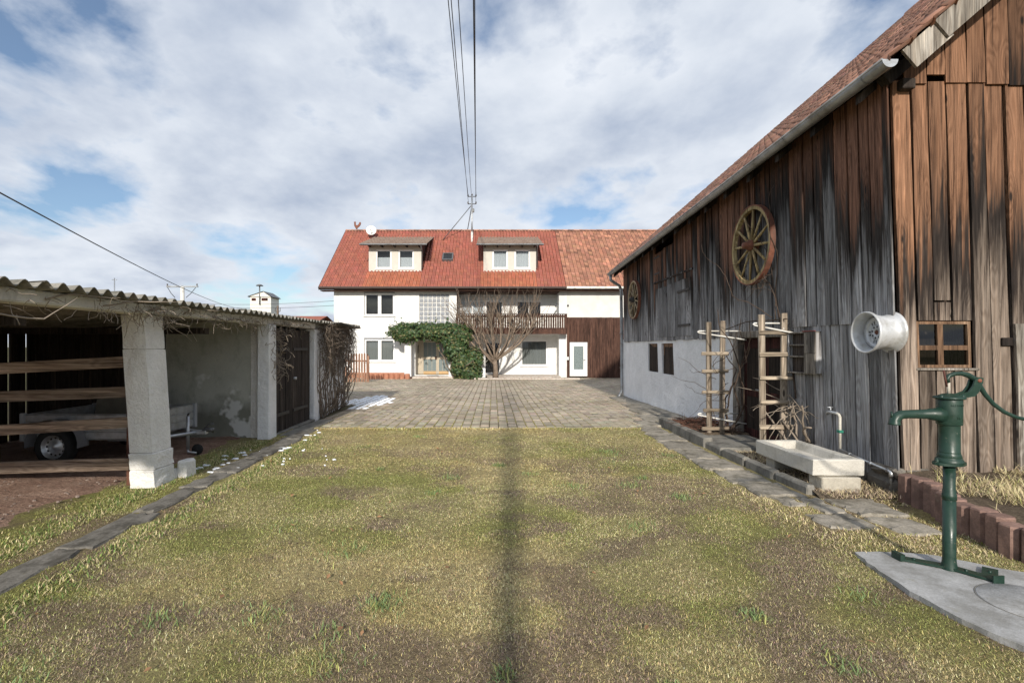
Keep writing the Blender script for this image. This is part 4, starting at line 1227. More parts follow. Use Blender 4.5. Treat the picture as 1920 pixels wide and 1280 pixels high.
# stone trough and the blocks that carry it
t = thing('stone_trough', (3.9, 6.35, 0.2), 'long shallow concrete water trough by the barn wall', 'trough')
m = MB(); X0, X1, Ya, Yb, zb, zt = 3.58, 4.16, 5.74, 6.98, 0.20, 0.385
def ringpts(i, z, n=6):
    p = []
    c = [(X0 + i, Ya + i), (X1 - i, Ya + i), (X1 - i, Yb - i), (X0 + i, Yb - i)]
    for k in range(4):
        a, b = c[k], c[(k + 1) % 4]
        for q in range(n):
            s_ = q / n
            p.append((a[0] + (b[0] - a[0]) * s_ + random.uniform(-.004, .004), a[1] + (b[1] - a[1]) * s_ + random.uniform(-.004, .004), z + random.uniform(-.003, .004)))
    return p
rings = [ringpts(0.02, zb), ringpts(0.0, zb + 0.012), ringpts(0, zt - 0.012), ringpts(0.012, zt), ringpts(0.075, zt), ringpts(0.09, zt - 0.015), ringpts(0.115, zt - 0.10)]
vs_ = [p for r_ in rings for p in r_]; nn = len(rings[0]); fs = []
for i in range(len(rings) - 1):
    for k in range(nn): fs.append((i * nn + k, i * nn + (k + 1) % nn, (i + 1) * nn + (k + 1) % nn, (i + 1) * nn + k))
fs.append(tuple(range(nn))[::-1]); fs.append(tuple((len(rings) - 1) * nn + k for k in range(nn)))
m.add(vs_, fs); m.build('basin', 'trough_concrete', t)
tag(MB().cbox(3.66, 4.10, 5.70, 5.95, -0.03, 0.196, 0.012, jit=0.004).build('concrete_block', 'block_concrete'), 'concrete block carrying the near end of the trough', 'block', 'blocks under the trough')
tag(MB().cbox(3.66, 4.10, 6.66, 6.88, -0.03, 0.196, 0.012, jit=0.004).build('concrete_block', 'block_concrete'), 'concrete block carrying the far end of the trough in its shade', 'block', 'blocks under the trough')

# ladder trellises, each held off the wall by painted brackets
def trellis(y_, xs_, x_ext, zs, ztop, zbot, label, brz):
    t = thing('trellis_ladder', (sum(xs_) / 2, y_, zbot), label, 'trellis', 'ladder trellises flanking the barn door')
    for i, x in enumerate(xs_):
        lx = random.uniform(-0.012, 0.012)
        m = MB(); m.cbox(x - 0.045, x + 0.045, y_ - 0.02, y_ + 0.02, zbot, ztop + (0.02 if i else 0), 0.006, jit=0.004)
        m.v = [(vx + lx * (vz - zbot), vy, vz) for vx, vy, vz in m.v]
        m.build('upright', 'ladder_wood', t)
    for z in zs:
        tl = random.uniform(-0.02, 0.02)
        MB().cbox(x_ext[0] + random.uniform(-.02, .02), x_ext[1] + random.uniform(-.02, .02), y_ - 0.055, y_ - 0.021, z - 0.030, z + 0.028, 0.010, jit=0.006).build('rung', 'rung_wood', t)
    for z in brz:
        xa = x_ext[0] - 0.05
        m = MB(); m.tube([(4.46, y_ + 0.05, z), (xa + 0.02, y_ + 0.05, z), (xa, y_ + 0.045, z - 0.012), (xa + 0.015, y_ + 0.04, z - 0.03), (4.44, y_ - 0.12, z - 0.16)], 0.013, 7)
        m.tube([(xs_[1], y_ + 0.05, z), (xs_[1] + 0.0, y_ - 0.02, z - 0.09)], 0.011, 6)
        m.build('bracket', 'white_paint', t)
    return t
trellis(9.10, (3.84, 4.06), (3.70, 4.16), (1.53, 1.22, 0.85, 0.53, 0.21), 2.09, 0.02, 'slim weathered ladder trellis left of the barn door with dry vine', (1.93, 0.46))
trellis(7.60, (4.00, 4.30), (3.93, 4.44), (1.86, 1.54, 1.19, 0.83, 0.47, 0.22), 2.13, 0.05, 'thick rung ladder trellis right of the barn door above the trough', (2.0,))

# leafless climbers
def wander(p, d, n, step, wob, grav=0.0, lim=None):
    pts = [Vector(p)]; d = Vector(d).normalized()
    for _ in range(n):
        d = (d + Vector((random.gauss(0, wob), random.gauss(0, wob), random.gauss(0, wob) + grav))).normalized()
        q = pts[-1] + d * step
        if lim: q = lim(q)
        pts.append(q)
    return pts
def climber(name, label, stems, mat='vine_stem'):
    t = thing(name, stems[0][0][0], label, 'climber')
    for pts, r0, r1 in stems:
        n = len(pts)
        MB().tube(pts, [r0 + (r1 - r0) * i / (n - 1) for i in range(n)], 5).build('stem', mat, t)
    return t
lim_w = lambda q: Vector((min(q.x, wx(q.z, q.y) - 0.05), q.y, max(q.z, 0.1)))
st = []
for k in range(5):
    st.append((wander((4.2, 9.0 + 0.05 * k, 0.12), (0.02, -0.05, 1), 20, 0.125, 0.22, 0.12, lambda q: Vector((min(max(q.x, 3.75), 4.42), q.y, q.z))), 0.016, 0.006))
for k in range(14):
    st.append((wander((random.uniform(3.75, 4.3), 9.1 + random.uniform(-.15, .15), random.uniform(0.5, 1.7)), (random.gauss(-.3, .6), random.gauss(0, .5), random.gauss(0.2, .5)), 7, 0.11, 0.3, -0.05), 0.006, 0.002))
climber('climbing_vine', 'dry brown vine climbing the slim trellis left of the door', st, 'dark_vine')
st = []
for k in range(7):
    st.append((wander((4.36 + 0.02 * k, 7.5 - 0.05 * k, 0.15), (0.0, 0.05, 1), 6, 0.13, 0.25), 0.02, 0.012))
for k in range(16):
    st.append((wander((4.36 + random.gauss(0, 0.05), 7.5 + random.gauss(0, 0.06), random.uniform(0.5, 0.95)), (random.gauss(-.5, .5), random.gauss(-0.1, .5), random.gauss(0.1, .6)), 7, 0.10, 0.25, -0.06), 0.009, 0.003))
climber('climbing_vine', 'pale twisted vine stump tangled round the trellis beside the trough', st, 'pale_vine')
st = [(wander((4.40, 7.45, 0.9), (-.05, -.02, 1), 30, 0.115, 0.16, 0.10, lim_w), 0.013, 0.004)]
for k in range(3):
    st.append((wander((4.3, 7.7 + 0.1 * k, 2.0 + 0.05 * k), (0.05, 0.35 + 0.1 * k, random.uniform(.5, 1.2)), 16, 0.12, 0.24, 0.06, lim_w), 0.008, 0.003))
st.append((wander((4.30, 7.5, 2.06), (0, 1, 0.02), 17, 0.12, 0.06, 0.0, lim_w), 0.010, 0.008))
climber('climbing_vine', 'thin bare vine running up the barn boards beneath the large wagon wheel', st, 'dark_vine')
# bits of dead vine tucked behind the wheel
st = []
for k in range(9):
    st.append((wander((4.28, 8.3 + random.uniform(-.3, .3), 2.72 + random.uniform(-.05, .08)), (0, random.gauss(0, .8), random.gauss(0, .4)), 6, 0.08, 0.5, 0, lim_w), 0.006, 0.003))
climber('climbing_vine', 'nest of dead tendrils hanging below the large wagon wheel', st, 'dark_vine')

# twig pile in the bed
mb = MB()
for k in range(260):
    x, y_ = random.uniform(3.65, 4.38), random.uniform(9.15, 10.5)
    a = random.uniform(0, 6.3); L = random.uniform(0.12, 0.4)
    hgt = 0.14 + 0.16 * math.exp(-((x - 4.1) / .3) ** 2 - ((y_ - 9.7) / .5) ** 2) * random.random()
    e = Vector((math.cos(a), math.sin(a), random.uniform(-.1, .5))) * L
    mb.tube([(x, y_, hgt), Vector((x, y_, hgt)) + e * .5 + Vector((0, 0, .02)), Vector((x, y_, hgt)) + e], [0.005, 0.004, 0.002], 4, cap=False)
tag(mb.build('cut_twigs', 'red_twig', fix=False), 'heap of reddish cut twigs in the bed by the white wall', 'twigs', kind='stuff')

# ------------------------------------------------------------------ green hand pump
P0 = Vector((3.33, 3.74, 0.03))
t = thing('hand_pump', tuple(P0), 'dark green cast iron hand pump on a tall stand', 'pump')
def L_(prof, z0=0, n=24, off=(0, 0)): return MB().lathe([(a * (0.80 if a > 0.012 else 1), b) for a, b in prof], (P0.x + off[0], P0.y + off[1], P0.z + z0), 'Z', n)
st_ = sub('stand', t)
L_([(0.066, 0.0), (0.062, 0.02), (0.053, 0.05), (0.050, 0.09), (0.050, 0.50), (0.048, 0.50), (0.048, 0.505), (0.0545, 0.508), (0.0545, 0.545), (0.050, 0.55), (0.050, 0.575), (0.046, 0.58), (0.046, 0.76), (0, 0.76)], 0.0).build('tube', 'pump_green', st_)
def foot(pts, w, tk, name):
    m = MB(); vs_ = []
    for i, p in enumerate(pts):
        p = Vector(p); d = (Vector(pts[min(i + 1, len(pts) - 1)]) - Vector(pts[max(i - 1, 0)])).normalized()
        s_ = Vector((d.y, -d.x, 0)).normalized() * w / 2
        up = Vector((0, 0, tk))
        vs_ += [p - s_, p + s_, p + s_ + up, p - s_ + up]
    n = len(pts); fs = [(0, 1, 2, 3), tuple(4 * (n - 1) + q for q in (3, 2, 1, 0))]
    for i in range(n - 1):
        for q in range(4): fs.append((4 * i + q, 4 * i + (q + 1) % 4, 4 * i + 4 + (q + 1) % 4, 4 * i + 4 + q))
    m.add(vs_, fs); return m.build(name, 'pump_green', st_)
z = P0.z + 0.003
foot([(P0.x - 0.235, P0.y + 0.16, z + .004), (P0.x - 0.15, P0.y + 0.115, z), (P0.x, P0.y, z + 0.004), (P0.x + 0.10, P0.y - 0.15, z + .002), (P0.x + 0.135, P0.y - 0.19, z)], 0.075, 0.016, 'foot_bar')
foot([(P0.x + 0.100, P0.y - 0.20, z + 0.001), (P0.x + 0.17, P0.y - 0.13, z + 0.004), (P0.x + 0.27, P0.y - 0.03, z + 0.003)], 0.085, 0.014, 'foot_bar')
m = MB(); m.box(P0.x - 0.26, P0.x - 0.225, P0.y + 0.12, P0.y + 0.21, z, z + 0.05); m.build('foot_lug', 'pump_green', st_)
m = MB(); m.box(P0.x + 0.085, P0.x + 0.16, P0.y - 0.245, P0.y - 0.236, z, z + 0.055, Matrix.Translation(Vector()) ); m.build('foot_lug', 'pump_green', st_)
for k in range(3):
    L_([(0.011, 0.02), (0.011, 0.03), (0, 0.031)], 0, 6, ((-.16, .02 * 0 + .12), (.05, -.08), (.2, -.1))[k]).build('bolt', 'pump_green', st_)
m = MB(); n = 28; vs_ = []
for zf_, sc in ((0.762, 1.0), (0.780, 1.0), (0.782, 0.93)):
    for k in range(n):
        an = 2 * math.pi * k / n
        r_ = (0.084 + 0.040 * (abs(math.cos(an)) ** 6)) * sc
        vs_.append((P0.x + r_ * math.cos(an + 0.15), P0.y + r_ * math.sin(an + 0.15), P0.z + zf_))
fs = [tuple(range(n))[::-1], tuple(range(2 * n, 3 * n))]
for i in range(2):
    for k in range(n): fs.append((i * n + k, i * n + (k + 1) % n, (i + 1) * n + (k + 1) % n, (i + 1) * n + k))
m.add(vs_, fs); m.build('base_flange', 'pump_green', t)
for sx in (-1, 1):
    L_([(0.014, 0.783), (0.014, 0.80), (0.007, 0.802), (0.007, 0.812), (0, 0.813)], 0, 6, (sx * 0.102, sx * 0.015)).build('bolt', 'pump_green', t)
L_([(0.105, 0.783), (0.103, 0.80), (0.093, 0.808), (0.088, 0.815), (0.092, 0.822), (0.083, 0.845), (0.080, 0.85), (0.0805, 0.852), (0.0805, 0.859), (0.079, 0.861), (0.079, 1.045), (0.080, 1.05), (0.094, 1.055), (0.096, 1.062), (0.096, 1.235), (0.094, 1.24)], 0, 32).build('barrel', 'pump_green', t)
L_([(0.09, 1.238), (0.115, 1.241), (0.119, 1.248), (0.117, 1.256), (0.09, 1.262), (0.055, 1.275), (0.032, 1.280), (0, 1.281)], 0, 28).build('top_cap', 'pump_green', t)
for sx in (-1, 1):
    MB().lathe([(0.014, 0), (0.014, 0.016), (0.007, 0.018), (0.007, 0.026), (0, 0.027)], (P0.x + sx * 0.078, P0.y - 0.024, P0.z + 1.252), 'Z', 6).build('bolt', 'pump_green', t)
zs_ = P0.z + 1.125
m = MB(); m.tube([P0 + Vector((-0.06, 0, 1.125)), P0 + Vector((-0.10, 0, 1.127)), P0 + Vector((-0.15, -0.003, 1.130)), P0 + Vector((-0.155, -0.003, 1.130)), P0 + Vector((-0.30, -0.008, 1.130)), P0 + Vector((-0.36, -0.010, 1.126)), P0 + Vector((-0.395, -0.012, 1.108)), P0 + Vector((-0.408, -0.012, 1.085)), P0 + Vector((-0.410, -0.012, 1.062)), P0 + Vector((-0.410, -0.012, 1.055))], [0.062, 0.047, 0.040, 0.035, 0.031, 0.032, 0.034, 0.036, 0.038, 0.042], 16)
sp = m.build('spout', 'pump_green', t)
MB().tube([P0 + Vector((-0.425, -0.012, 1.09)), P0 + Vector((-0.432, -0.012, 1.15))], [0.012, 0.006], 6).build('bucket_lug', 'pump_green', sp)
# lever bracket, lever, rod
m = MB()
br = [(0.03, 1.262), (0.115, 1.252), (0.165, 1.262), (0.195, 1.295), (0.222, 1.36), (0.225, 1.395), (0.19, 1.40), (0.165, 1.385), (0.150, 1.335), (0.12, 1.295), (0.06, 1.275)]
for s_ in (-0.028, 0.016):
    vs_ = [(P0.x + a, P0.y + s_, P0.z + b) for a, b in br] + [(P0.x + a, P0.y + s_ + 0.012, P0.z + b) for a, b in br]
    n = len(br); m.add(vs_, [tuple(range(n)), tuple(range(n, 2 * n))[::-1]] + [(i, n + i, n + (i + 1) % n, (i + 1) % n) for i in range(n)])
m.build('lever_bracket', 'pump_green', t)
lev = [(-0.008, 1.360), (-0.016, 1.385), (-0.002, 1.408), (0.04, 1.424), (0.09, 1.426), (0.14, 1.412), (0.185, 1.385), (0.215, 1.345), (0.26, 1.275), (0.32, 1.205), (0.40, 1.145), (0.49, 1.105), (0.60, 1.082), (0.70, 1.078)]
MB().tube([P0 + Vector((a, 0, b)) for a, b in lev], [0.014, 0.015, 0.015, 0.016, 0.017, 0.019, 0.020, 0.018, 0.016, 0.015, 0.014, 0.013, 0.014, 0.017], 10, flat=1.0).build('lever', 'pump_green', t)
MB().tube([P0 + Vector((0.195, -0.036, 1.375)), P0 + Vector((0.195, 0.036, 1.375))], 0.013, 8).build('pivot_pin', 'iron_tyre', t)
MB().tube([P0 + Vector((-0.004, 0, 1.275)), P0 + Vector((-0.006, 0, 1.36))], 0.011, 8).build('piston_rod', 'cream_paint', t)
MB().tube([P0 + Vector((-0.03, -0.014, 1.33)), P0 + Vector((-0.052, -0.012, 1.45))], 0.007, 6).build('rod_link', 'rusty_steel', t)
def raised_text(txt, z_, size, a0, parent, mat):
    """cast lettering, bent round the barrel"""
    cu = bpy.data.curves.new('lettering', 'FONT'); cu.body = txt; cu.size = size; cu.extrude = 0.0025; cu.align_x = 'CENTER'; cu.space_character = 1.1
    tmp = bpy.data.objects.new('lettering_curve', cu); col.objects.link(tmp)
    dg = bpy.context.evaluated_depsgraph_get()
    me = bpy.data.meshes.new_from_object(tmp.evaluated_get(dg))
    bpy.data.objects.remove(tmp); bpy.data.curves.remove(cu)
    for v in me.vertices:
        x, y_, d = v.co
        a = a0 + x / 0.0772; rr = 0.0772 + d
        v.co = (P0.x + rr * math.sin(a), P0.y - rr * math.cos(a), P0.z + z_ + y_)
    me.materials.clear(); me.materials.append(M_[mat])
    return obj('lettering', me, parent)
raised_text('ALLWEILER', 1.192, 0.019, 0.05, t, 'pump_green')
raised_text('75', 1.098, 0.022, 0.0, t, 'pump_green')

# ------------------------------------------------------------------ palisade bed in front of the gable
pal = thing('palisade_edging', (4.4, 4.7, 0), 'curved edging of reddish concrete palisade stones below the gable', 'edging')
curve = [(4.40, 5.42), (4.41, 5.26), (4.40, 5.10), (4.35, 4.95), (4.27, 4.81), (4.20, 4.67), (4.16, 4.51), (4.17, 4.35), (4.14, 4.18), (4.09, 4.02), (4.10, 3.85), (4.16, 3.69), (4.26, 3.55), (4.38, 3.43), (4.52, 3.33)]
for i, (x, y_) in enumerate(curve):
    h = 0.30 + random.uniform(-0.012, 0.012) - 0.004 * i
    n = 12; vs_ = []
    for z_, s_ in ((-0.1, 1), (h - 0.012, 1), (h, 0.90)):
        for k in range(n):
            an = 2 * math.pi * k / n
            vs_.append((x + 0.088 * s_ * math.cos(an) * (1 - 0.10 * math.cos(4 * an)), y_ + 0.088 * s_ * math.sin(an) * (1 - 0.10 * math.cos(4 * an)), z_))
    fs = [tuple(range(2 * n, 3 * n))]
    for q in range(2):
        for k in range(n): fs.append((q * n + k, q * n + (k + 1) % n, (q + 1) * n + (k + 1) % n, (q + 1) * n + k))
    m = MB(); m.add(vs_, fs, False); m.build('palisade_stone', 'palisade_stone', pal)
def bed_h(X, Y): return 0.235 + 0.07 * (fbm(X * 2.5, Y * 2.5, 3) - 0.4) + 0.05 * np.clip((Y - 5.0) * 1.5, 0, 1)
ys_ = np.linspace(3.33, 5.64, 26)
def edge_x(y_):
    pts = sorted((b, a) for a, b in curve)
    return float(np.interp(y_, [p[0] for p in pts], [p[1] for p in pts])) + 0.03
V = []; F = []
for y_ in ys_:
    e = edge_x(y_)
    for k in range(38):
        x = e + (8.0 - e) * (k / 37) ** 1.6
        V.append((x, y_, float(bed_h(np.array(x), np.array(y_)))))
for j in range(25):
    for i in range(37):
        a = j * 38 + i; F.append((a, a + 1, a + 39, a + 38))
structure(obj('raised_bed', np_mesh('raised_bed', np.array(V), np.array(F), 'bed_soil', smooth=True)))
# ------------------------------------------------------------------ the farmhouse
HY = 31.0
GZ = -0.22
house = thing('farmhouse', (-1, 36, GZ), 'long white farmhouse with red tiled roof, two dormers and a wooden balcony', 'house')
ff = lambda y0: (lambda u, z, d: Vector((u, y0 + d, z)))
EAVE_Y, EAVE_Z, RID_Y, RID_Z = 30.42, 5.20, 36.0, 9.80
HS = (RID_Z - EAVE_Z) / (RID_Y - EAVE_Y)
def hz(y_): return EAVE_Z + HS * (y_ - EAVE_Y)
LX, RX, BX, WX = -9.65, 4.45, 12.5, -2.2
W1 = (-7.82, -5.98, 3.52, 4.90); W2 = (-7.82, -5.96, 0.76, 2.13); WB = (-4.49, -2.68, 3.0, 4.86); WD = (-4.72, -2.62, -0.05, 2.05)
wallgrid(LX, WX, GZ, 5.5, [W1, W2, WB, WD], ff(HY), 0.14).build('front_wall', 'house_plaster', house)
m = MB(); m.quad((LX, HY, GZ), (LX, 41, GZ), (LX, 41, 5.5), (LX, HY, 5.5)); m.add([(LX, HY, 5.5), (LX, 41, 5.5), (LX, RID_Y, RID_Z - 0.15)], [(0, 1, 2)])
m.build('gable_wall', 'house_plaster', house, fix=False)
# window set in the left block
for (a, b, c, d), cur in ((W1, None), (W2, ('grey_curtain', 0.98))):
    window(house, a + 0.02, b - 0.02, c + 0.02, d - 0.02, ff(HY + 0.06), 'white_plastic', 0.09, mull=[((a + b) / 2, 0.10)], back=0.3, curtain=cur)
    MB().cbox(a - 0.05, b + 0.06, HY - 0.09, HY + 0.05, c - 0.045, c - 0.004, 0.006).build('window_sill', 'white_plastic', house)
    MB().cbox(a - 0.01, b + 0.01, HY - 0.012, HY + 0.02, d + 0.002, d + 0.09, 0.004).build('shutter_box', 'grey_plastic', house)
# glass block panel: every block
gb = sub('glass_block_panel', house)
MB().box(WB[0], WB[1], HY + 0.10, HY + 0.14, WB[2], WB[3]).build('mortar', 'white_paint', gb)
nb = 7; bw = (WB[1] - WB[0]) / nb; bh = (WB[3] - WB[2]) / 7
gbm = MB().cbox(-bw / 2 + 0.02, bw / 2 - 0.02, -0.01, 0.02, -bh / 2 + 0.02, bh / 2 - 0.02, 0.01).mesh('glass_block', 'glass_block')
for i in range(nb):
    for j in range(7):
        o = obj('glass_block', gbm, gb)
        o.location = (WB[0] + (i + .5) * bw, HY + 0.085, WB[2] + (j + .5) * bh)
# entrance: recess, door, step, canopy post
ed = sub('front_door', house)
MB().box(WD[0], WD[1], HY + 0.9, HY + 0.95, WD[2], WD[3]).build('door_surround', 'door_metal', ed)
m = MB(); m.quad((WD[0], HY + .14, WD[2]), (WD[0], HY + .9, WD[2]), (WD[0], HY + .9, WD[3]), (WD[0], HY + .14, WD[3])); m.quad((WD[1], HY + .14, WD[2]), (WD[1], HY + .9, WD[2]), (WD[1], HY + .9, WD[3]), (WD[1], HY + .14, WD[3])); m.quad((WD[0], HY + .14, WD[3]), (WD[1], HY + .14, WD[3]), (WD[1], HY + .9, WD[3]), (WD[0], HY + .9, WD[3]))
m.build('porch_lining', 'house_plaster', house, fix=False)
def leaf(x0, x1):
    for a, b, c, d in ((x0, x0 + .06, -.05, 2.0), (x1 - .06, x1, -.05, 2.0), (x0 + .06, x1 - .06, -.05, .14), (x0 + .06, x1 - .06, .88, 1.02), (x0 + .06, x1 - .06, 1.93, 2.0)):
        MB().cbox(a, b, HY + .84, HY + .899, c, d, .005).build('rail' if b - a > .1 else 'stile', 'brass_wood' if d < .2 else 'door_metal', ed)
    for c, d in ((.14, .88), (1.02, 1.93)):
        MB().box(x0 + .06, x1 - .06, HY + .875, HY + .885, c, d).build('pane', 'frosted_glass', ed)
        w = (x1 - x0 - .12)
        if w > .6:
            for q in (1, 2): MB().box(x0 + .06 + w * q / 3 - .008, x0 + .06 + w * q / 3 + .008, HY + .86, HY + .873, c, d).build('bar', 'door_metal', ed)
leaf(-4.40, -3.50); leaf(-3.44, -2.68)
MB().cbox(-3.62, -3.52, HY + .80, HY + .838, .86, 1.06, .01).build('lock_plate', 'maroon_wood', ed)
MB().cbox(-4.75, -2.2, HY - 1.05, HY + .89, GZ - .05, -.10, .015).build('door_step', 'step_stone', house)
MB().cbox(-4.0, -3.3, HY - .1, HY + .45, -.099, -.085, .004).build('door_mat', 'dark_door_wood', house)
MB().cbox(-5.20, -4.80, HY - 1.05, HY - 0.65, GZ, 2.1, .015).build('porch_post', 'house_plaster', house)
MB().cbox(-5.21, -4.79, HY - 1.06, HY - 0.64, GZ - .05, -.12, .01).build('post_plinth', 'plinth', house)
MB().cbox(-5.6, -2.0, HY - 1.2, HY - 0.01, 2.12, 2.28, .02).build('porch_roof', 'lintel_concrete', house)
MB().cbox(-2.62, -2.25, HY - 1.0, HY - 0.02, GZ, 2.1, .015).build('porch_wall', 'house_plaster', house)
MB().box(LX - .01, -5.22, HY - .03, HY - .001, GZ - .05, .09).build('plinth', 'plinth', house)
MB().cbox(-4.60, -4.54, HY + .10, HY + .14, 1.25, 1.75, .01).build('door_ornament', 'dark_iron', house)
# recess with balcony, right part of the block
RB = 32.2
m = MB(); m.quad((WX, HY, GZ), (WX, RB, GZ), (WX, RB, 5.5), (WX, HY, 5.5)); m.build('recess_side', 'house_plaster', house, fix=False)
U1 = (-2.1, -0.55, 2.75, 4.55); U2 = (-.50, .62, 2.65, 4.55); U3 = (1.45, 3.05, 3.1, 4.55); D1 = (-.62, .48, -.08, 2.0); D2 = (1.72, 3.42, .45, 2.08)
wallgrid(WX, 3.97, GZ, 5.5, [U1, U2, U3, D1, D2], ff(RB), 0.12).build('recess_wall', 'house_plaster', house)
window(house, *U1, ff(RB + .05), 'white_plastic', .08, back=.12, behind='curtain', mull=[(-1.32, .05)])
window(house, *U2, ff(RB + .05), 'white_plastic', .09, back=.3, name='balcony_door')
window(house, *U3, ff(RB + .05), 'white_plastic', .08, mull=[(2.25, .04)], back=.3)
window(house, *D1, ff(RB + .05), 'white_plastic', .12, back=.3, name='terrace_door')
window(house, *D2, ff(RB + .05), 'white_plastic', .10, back=.3, curtain=('grey_curtain', .97))
MB().cbox(1.66, 3.48, RB - .09, RB + .02, .395, .446, .005).build('window_sill', 'white_plastic', house)
m = MB(); m.box(WX, 3.97, HY - .25, RB - .002, 4.93, 4.97)
m.build('balcony_ceiling', 'stained_wood', house)
MB().box(3.97, RX, HY, RB, GZ, 5.5).build('wing_pier', 'house_plaster', house)
MB().box(WX, 3.97, HY - .55, RB - .003, 2.40, 2.56).build('balcony_slab', 'house_plaster', house)
MB().box(WX, 3.97, HY - .9, RB - .003, GZ - .1, -.09).build('terrace', 'step_stone', house)
bal = sub('balcony_railing', house)
BYF = HY - .62
for z0, z1 in ((3.46, 3.52), (2.72, 2.78)):
    MB().cbox(WX, 4.36, BYF + .021, BYF + .07, z0, z1, .006).build('rail', 'stained_wood', bal)
MB().cbox(WX - .02, 4.38, BYF - .05, BYF + .11, 3.572, 3.61, .008).build('hand_rail', 'stained_wood', bal)
sm = []
for w in (.078, .083, .088):
    sm.append(MB().cbox(-w / 2, w / 2, -.018, .018, 0, 1.16, .006).mesh('slat', 'stained_wood'))
x = WX + .06
while x < 4.36:
    o = obj('slat', random.choice(sm), bal); o.location = (x, BYF, 2.41)
    x += .136
MB().cbox(WX, 4.37, BYF - .036, BYF - .019, 2.40, 2.70, .004).build('bottom_board', 'stained_wood', bal)
for x in (WX + .02, 4.33):
    MB().cbox(x - .045, x + .045, BYF + .072, BYF + .14, 2.40, 3.57, .006).build('post', 'stained_wood', bal)
MB().box(WX + .07, 4.28, BYF + .145, BYF + .155, 2.6, 3.50).build('backing_sheet', 'white_paint', bal)
MB().cbox(4.33, 4.40, BYF + .141, HY - .002, 2.41, 3.57, .006).build('end_panel', 'stained_wood', bal)
# barn wing: rough plaster above brown boarding, white door
WD2 = (4.62, 5.68, -.12, 1.92)
wallgrid(RX, BX, 3.42, 5.5, [], ff(HY - .012), .1, .5).build('wing_wall', 'wing_plaster', house)
x = RX + .0
while x < BX:
    w = random.uniform(.13, .18)
    if x + w > WD2[0] and x < WD2[1]:
        if x < WD2[0] - .03: MB().box(x + .002, WD2[0] - .002, HY - .05, HY - .02, GZ, 3.43).build('board', 'stained_wood', house)
        a, b = max(x, WD2[0]), min(x + w, WD2[1])
        MB().box(a + .002, b - .002, HY - .05, HY - .02, WD2[3] + .01, 3.43).build('board', 'stained_wood', house)
        if x + w > WD2[1] + .03: MB().box(WD2[1] + .002, x + w - .002, HY - .05, HY - .02, GZ, 3.43).build('board', 'stained_wood', house)
    else:
        MB().box(x + .002, x + w - .002, HY - .05 - random.uniform(0, .008), HY - .02, GZ, 3.43 + random.uniform(-.01, .01)).build('board', 'stained_wood', house)
    x += w
MB().box(RX, BX, HY - .015, HY + .05, GZ, 3.42).build('wing_backing', 'backing_wood', house)
dd = sub('wing_door', house)
for a, b, c, d in ((WD2[0], WD2[0] + .24, -.12, 1.92), (WD2[1] - .24, WD2[1], -.12, 1.92), (WD2[0] + .24, WD2[1] - .24, -.12, .28), (WD2[0] + .24, WD2[1] - .24, 1.68, 1.92)):
    MB().cbox(a, b, HY - .065, HY - .018, c, d, .006).build('stile' if d - c > 1 else 'rail', 'white_plastic', dd)
MB().box(WD2[0] + .24, WD2[1] - .24, HY - .04, HY - .03, .28, 1.68).build('pane', 'frosted_glass', dd)
MB().tube([(5.55, HY - .07, .85), (5.55, HY - .12, .85), (5.45, HY - .12, .85)], .018, 6).build('handle', 'dark_iron', dd)
MB().cbox(4.46, 4.55, HY - .10, HY - .052, .85, 1.05, .01).build('meter_box', 'white_plastic', house)
m = MB(); m.lathe([(0, -.08), (.055, -.08), (.06, -.02), (.05, 0)], (4.51, HY - .03, 4.15), 'Y', 12); m.build('wall_lamp', 'dark_zinc', house)
MB().tube([(3.95, HY + .4, 4.3), (3.85, HY + .3, 4.2), (3.8, HY + .2, 4.12)], [.03, .05, .06], 8).build('wall_lamp', 'dark_zinc', house)
m = MB(); m.box(RX, BX + .1, HY + 8, HY + 10, GZ, 5); m.quad((BX, HY, GZ), (BX, 41, GZ), (BX, 41, 5.4), (BX, HY, 5.4)); m.quad((LX, 41, GZ), (BX, 41, GZ), (BX, 41, 5.4), (LX, 41, 5.4)); m.add([(BX, HY, 5.4), (BX, 41, 5.4), (BX, RID_Y, RID_Z - .2)], [(0, 1, 2)])
m.build('rear_wall', 'house_plaster', house, fix=False)
# roof boarding + tiles
VX0, MX, VX1 = -10.36, 4.32, 12.9
m = MB()
for dz in (-.16, -.07):
    m.quad((VX0, EAVE_Y, EAVE_Z + dz), (VX1, EAVE_Y, EAVE_Z + dz), (VX1, RID_Y, RID_Z + dz), (VX0, RID_Y, RID_Z + dz))
m.quad((VX0, RID_Y, RID_Z), (VX1, RID_Y, RID_Z), (VX1, 2 * RID_Y - EAVE_Y, EAVE_Z), (VX0, 2 * RID_Y - EAVE_Y, EAVE_Z))
m.quad((VX0, EAVE_Y, EAVE_Z - .16), (VX1, EAVE_Y, EAVE_Z - .16), (VX1, EAVE_Y, EAVE_Z - .07), (VX0, EAVE_Y, EAVE_Z - .07))
m.build('roof_boarding', 'stained_wood', house, fix=False)
m = MB(); m.box(VX0 + .05, VX1, EAVE_Y + .06, HY + .01, EAVE_Z - .22, EAVE_Z - .165); m.build('soffit', 'stained_wood', house)
ang = math.atan(HS); SL = math.hypot(RID_Y - EAVE_Y, RID_Z - EAVE_Z)
Rr = Matrix.Rotation(ang, 4, 'X')
